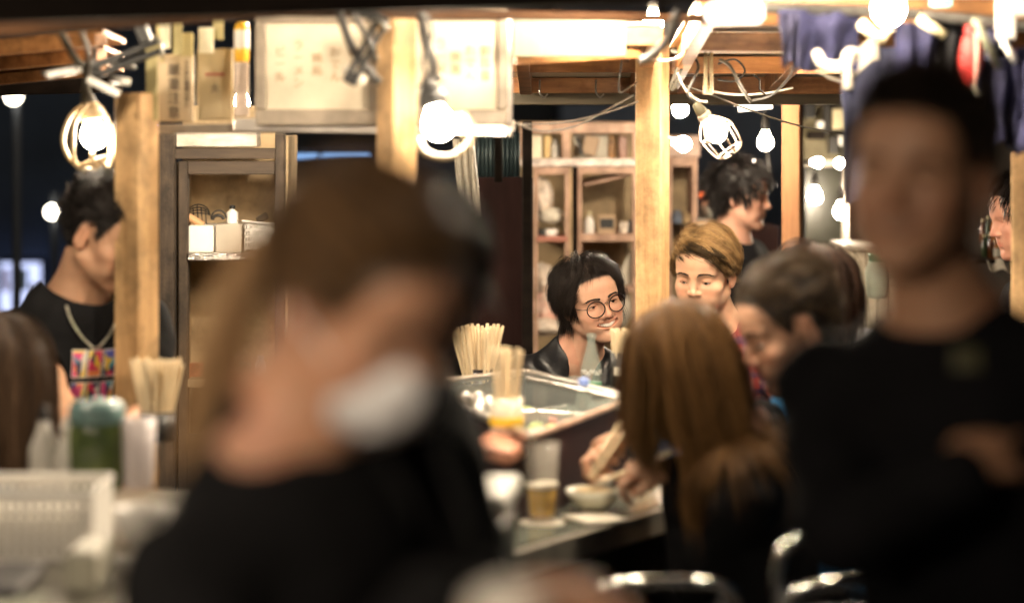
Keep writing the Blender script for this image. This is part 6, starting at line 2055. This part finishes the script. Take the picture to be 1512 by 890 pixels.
cg_ = P(143, 722, 4.35)
obj('jar_wall', lathe([(.044, 0), (.050, .005), (.050, .105), (.046, .118), (.044, .122)], cg_, 28), mat('olive_green_glass', (.11, .14, .035), rough=.1, var=.35, scale=9, color2=(.03, .05, .03)), gj, smooth=True)
obj('lid', lathe([(.047, .120), (.051, .123), (.051, .145), (.044, .158), (.001, .160)], cg_, 28), mat('pale_teal_plastic', (.16, .27, .27), rough=.25, var=.2), gj, smooth=True)
obj('lid_shine', sphere(cg_ + (.008, -.02, .150), .022, 14, (1, 1, .8)), mat('pale_lid_highlight', (.45, .56, .54), rough=.3, var=.1), gj, smooth=True)  # pale dome stands in for the highlight on the lid
single('pepper_mill', 'small greenish glass shaker left of the green jar', 'shaker', lathe([(.014, 0), (.015, .003), (.012, .07), (.017, .085), (.015, .10), (.001, .108)], P(103, 716, 4.55), 18), mat('greenish_glass', (.35, .38, .25), rough=.15, trans=.4, var=.1), smooth=True)
tumbler('plastic_cup', 'tall cloudy plastic cup right of the green jar', P(204, 720, 4.35), .032, .125, None, mat('cloudy_plastic', (.62, .56, .56), rough=.3, alpha=.7, var=0), group=None)
bowl('white_bowl', 'stack-like round white bowl beside the masked woman\'s hair', P(212, 815, 3.95), .050, .075, WHITEP)
single('white_ladle', 'white spoon rest behind the white bowl', 'spoon rest', sphere(P(190, 828, 3.9), .024, 14, (1.6, 1.2, .6)), WHITEP, smooth=True)
single('dark_tray', 'dark shallow tray in front of the white basket', 'tray', box((-.84, 3.78, ZLc + .012), (.18, .22, .022), bev=.008), mat('charcoal_plastic', (.04, .04, .045), rough=.4))
single('pale_cloth', 'pale damp cloth at the lower left corner', 'cloth', grid_sheet(14, 8, lambda u, v: (-.90 + .20 * u, 3.55 + .12 * v, ZLc + .012 + .006 * math.sin(u * 9 + v * 5)), .004), mat('grey_green_cloth', (.33, .34, .28), rough=.9), smooth=True)
single('cutlery_box', 'pale grey cutlery box right of the dark tray', 'box', box((-.665, 3.80, ZLc + .035), (.05, .16, .066), bev=.008), mat('grey_cream_plastic', (.40, .39, .32), rough=.4))
tb_ = thing('food_tub', 'dark grey-green tub with white lid at the near end of the counter', 'tub', (-.10, 3.75, ZC))
cT = P(678, 800, 3.75)
obj('tub_body', box((cT[0], 3.86, ZC + .096), (.158, .24, .190), rz=-.1, bev=.02), mat('grey_green_plastic', (.085, .095, .085), rough=.35, var=.15), tb_)
obj('lid', box((cT[0], 3.86, ZC + .205), (.172, .25, .032), rz=-.1, bev=.012), mat('off_white_lid', (.52, .53, .47), rough=.4, var=.05), tb_)

# what the masked woman holds
nap = single('folded_cloth', 'white cloth held by the masked woman at the bottom edge', 'cloth', box(P(742, 905, 1.95), (.055, .08, .035), rz=.3, ry=-.35, bev=.015), mat('bright_white_cloth', (.66, .63, .58), rough=.9, var=.1, bump=.3))

# ------------------------------------------------------------------ stools
def stool(label, c, w, d_, h, back=True, rz=0.0):
    t = thing('stool', label, 'stool', (c[0], c[1], 0), group='steel stools at the counter')
    M = lambda p: (np.array([p[0] * math.cos(rz) - p[1] * math.sin(rz), p[0] * math.sin(rz) + p[1] * math.cos(rz), p[2]]) + np.array([c[0], c[1], 0]))
    for sx in (-1, 1):
        for sy in (-1, 1):
            obj('leg', tube([M((sx * w * .55, sy * d_ * .55, 0.01)), M((sx * w * .46, sy * d_ * .46, h - .03))], .011, 8, k=1), CHROME, t, smooth=True)
    s_ = box((0, 0, 0), (w, d_, .04), bev=.015)
    obj('seat', mv(s_, (c[0], c[1], h), rz=rz), mat('black_vinyl', (.015, .014, .014), rough=.35, var=.1), t)
    obj('foot_ring', tube([M((w * .52 * a, d_ * .52 * b, .2)) for a, b in ((-1, -1), (1, -1), (1, 1), (-1, 1))], .008, 8, closed=True, k=1), CHROME, t, smooth=True)
    if back:
        for k, (zt, yy) in enumerate(((h + .26, -d_ * .5), (h + .18, -d_ * .56))):
            obj('back_hoop', tube([M((-w * .48, yy, h - .02)), M((-w * .5, yy - .01, zt - .06)), M((-w * .40, yy - .015, zt)), M((0, yy - .02, zt + .012)), M((w * .40, yy - .015, zt)), M((w * .5, yy - .01, zt - .06)), M((w * .48, yy, h - .02))], .0095, 8), CHROME, t, smooth=True)
        obj('back_pad', mv(box((0, 0, 0), (w * .72, .02, .09), bev=.01), (M((0, -d_ * .5, h + .10))), rz=rz), mat('black_vinyl', (.015, .014, .014)), t)


stool('chrome-backed stool in front of the standing man\'s waist', (.53, 4.12), .30, .30, .72, True, .28)
stool('steel stool tucked under the long-haired woman', (.50, 4.90), .28, .28, .55, False)
stool('steel-backed stool below the counter left of the woman\'s back', (.235, 4.2), .26, .28, .62, True, .1)
stool('steel stool under the profile man', (.88, 5.12), .28, .28, .55, False)
stool('steel stool under the laughing man', (.165, 7.17), .28, .28, .57, False)
stool('steel stool under the blond man', (.57, 6.72), .28, .28, .55, False)
stool('steel stool under the hidden customer', (.83, 6.02), .28, .28, .55, False)
stool('steel stool at the left counter edge', (-1.12, 4.77), .28, .28, .55, False)
stool('steel stool behind the right edge post', (1.56, 6.92), .28, .28, .55, False)
# ------------------------------------------------------------------ camera, air, sky
cam = bpy.data.cameras.new('camera')
cam.sensor_width = 36.0
cam.lens = 36.0 * F_PX / 1512.0
cam.shift_y = -(445.0 - HZ) / 1512.0
cam.clip_start = 0.05
cam.clip_end = 500
cam.dof.use_dof = True
cam.dof.focus_distance = 6.75
cam.dof.aperture_fstop = 1.45
co = bpy.data.objects.new('camera', cam)
COL.objects.link(co)
co.location = (0, 0, CAM_Z)
co.rotation_euler = (R(90), 0, 0)
SC.camera = co

w = bpy.data.worlds.new('World')
SC.world = w
w.use_nodes = True
nt = w.node_tree
bg = nt.nodes['Background']
sky = nt.nodes.new('ShaderNodeTexSky')
sky.sky_type = 'NISHITA'
sky.sun_disc = False
sky.sun_elevation = R(-4.0)
sky.sun_rotation = R(200)
nt.links.new(sky.outputs['Color'], bg.inputs['Color'])
bg.inputs['Strength'].default_value = 0.15

SC.view_settings.view_transform = 'Standard'
SC.view_settings.look = 'None'
SC.view_settings.gamma = 1.0
SC.view_settings.exposure = 1.2
SC.view_settings.use_curve_mapping = False
cy = SC.cycles
cy.use_denoising = True
cy.max_bounces = 8
cy.diffuse_bounces = 4
cy.glossy_bounces = 4
cy.transmission_bounces = 8
cy.transparent_max_bounces = 8
cy.sample_clamp_indirect = 8.0
cy.sample_clamp_direct = 0.0
cy.caustics_reflective = False
cy.caustics_refractive = False
cy.use_adaptive_sampling = False
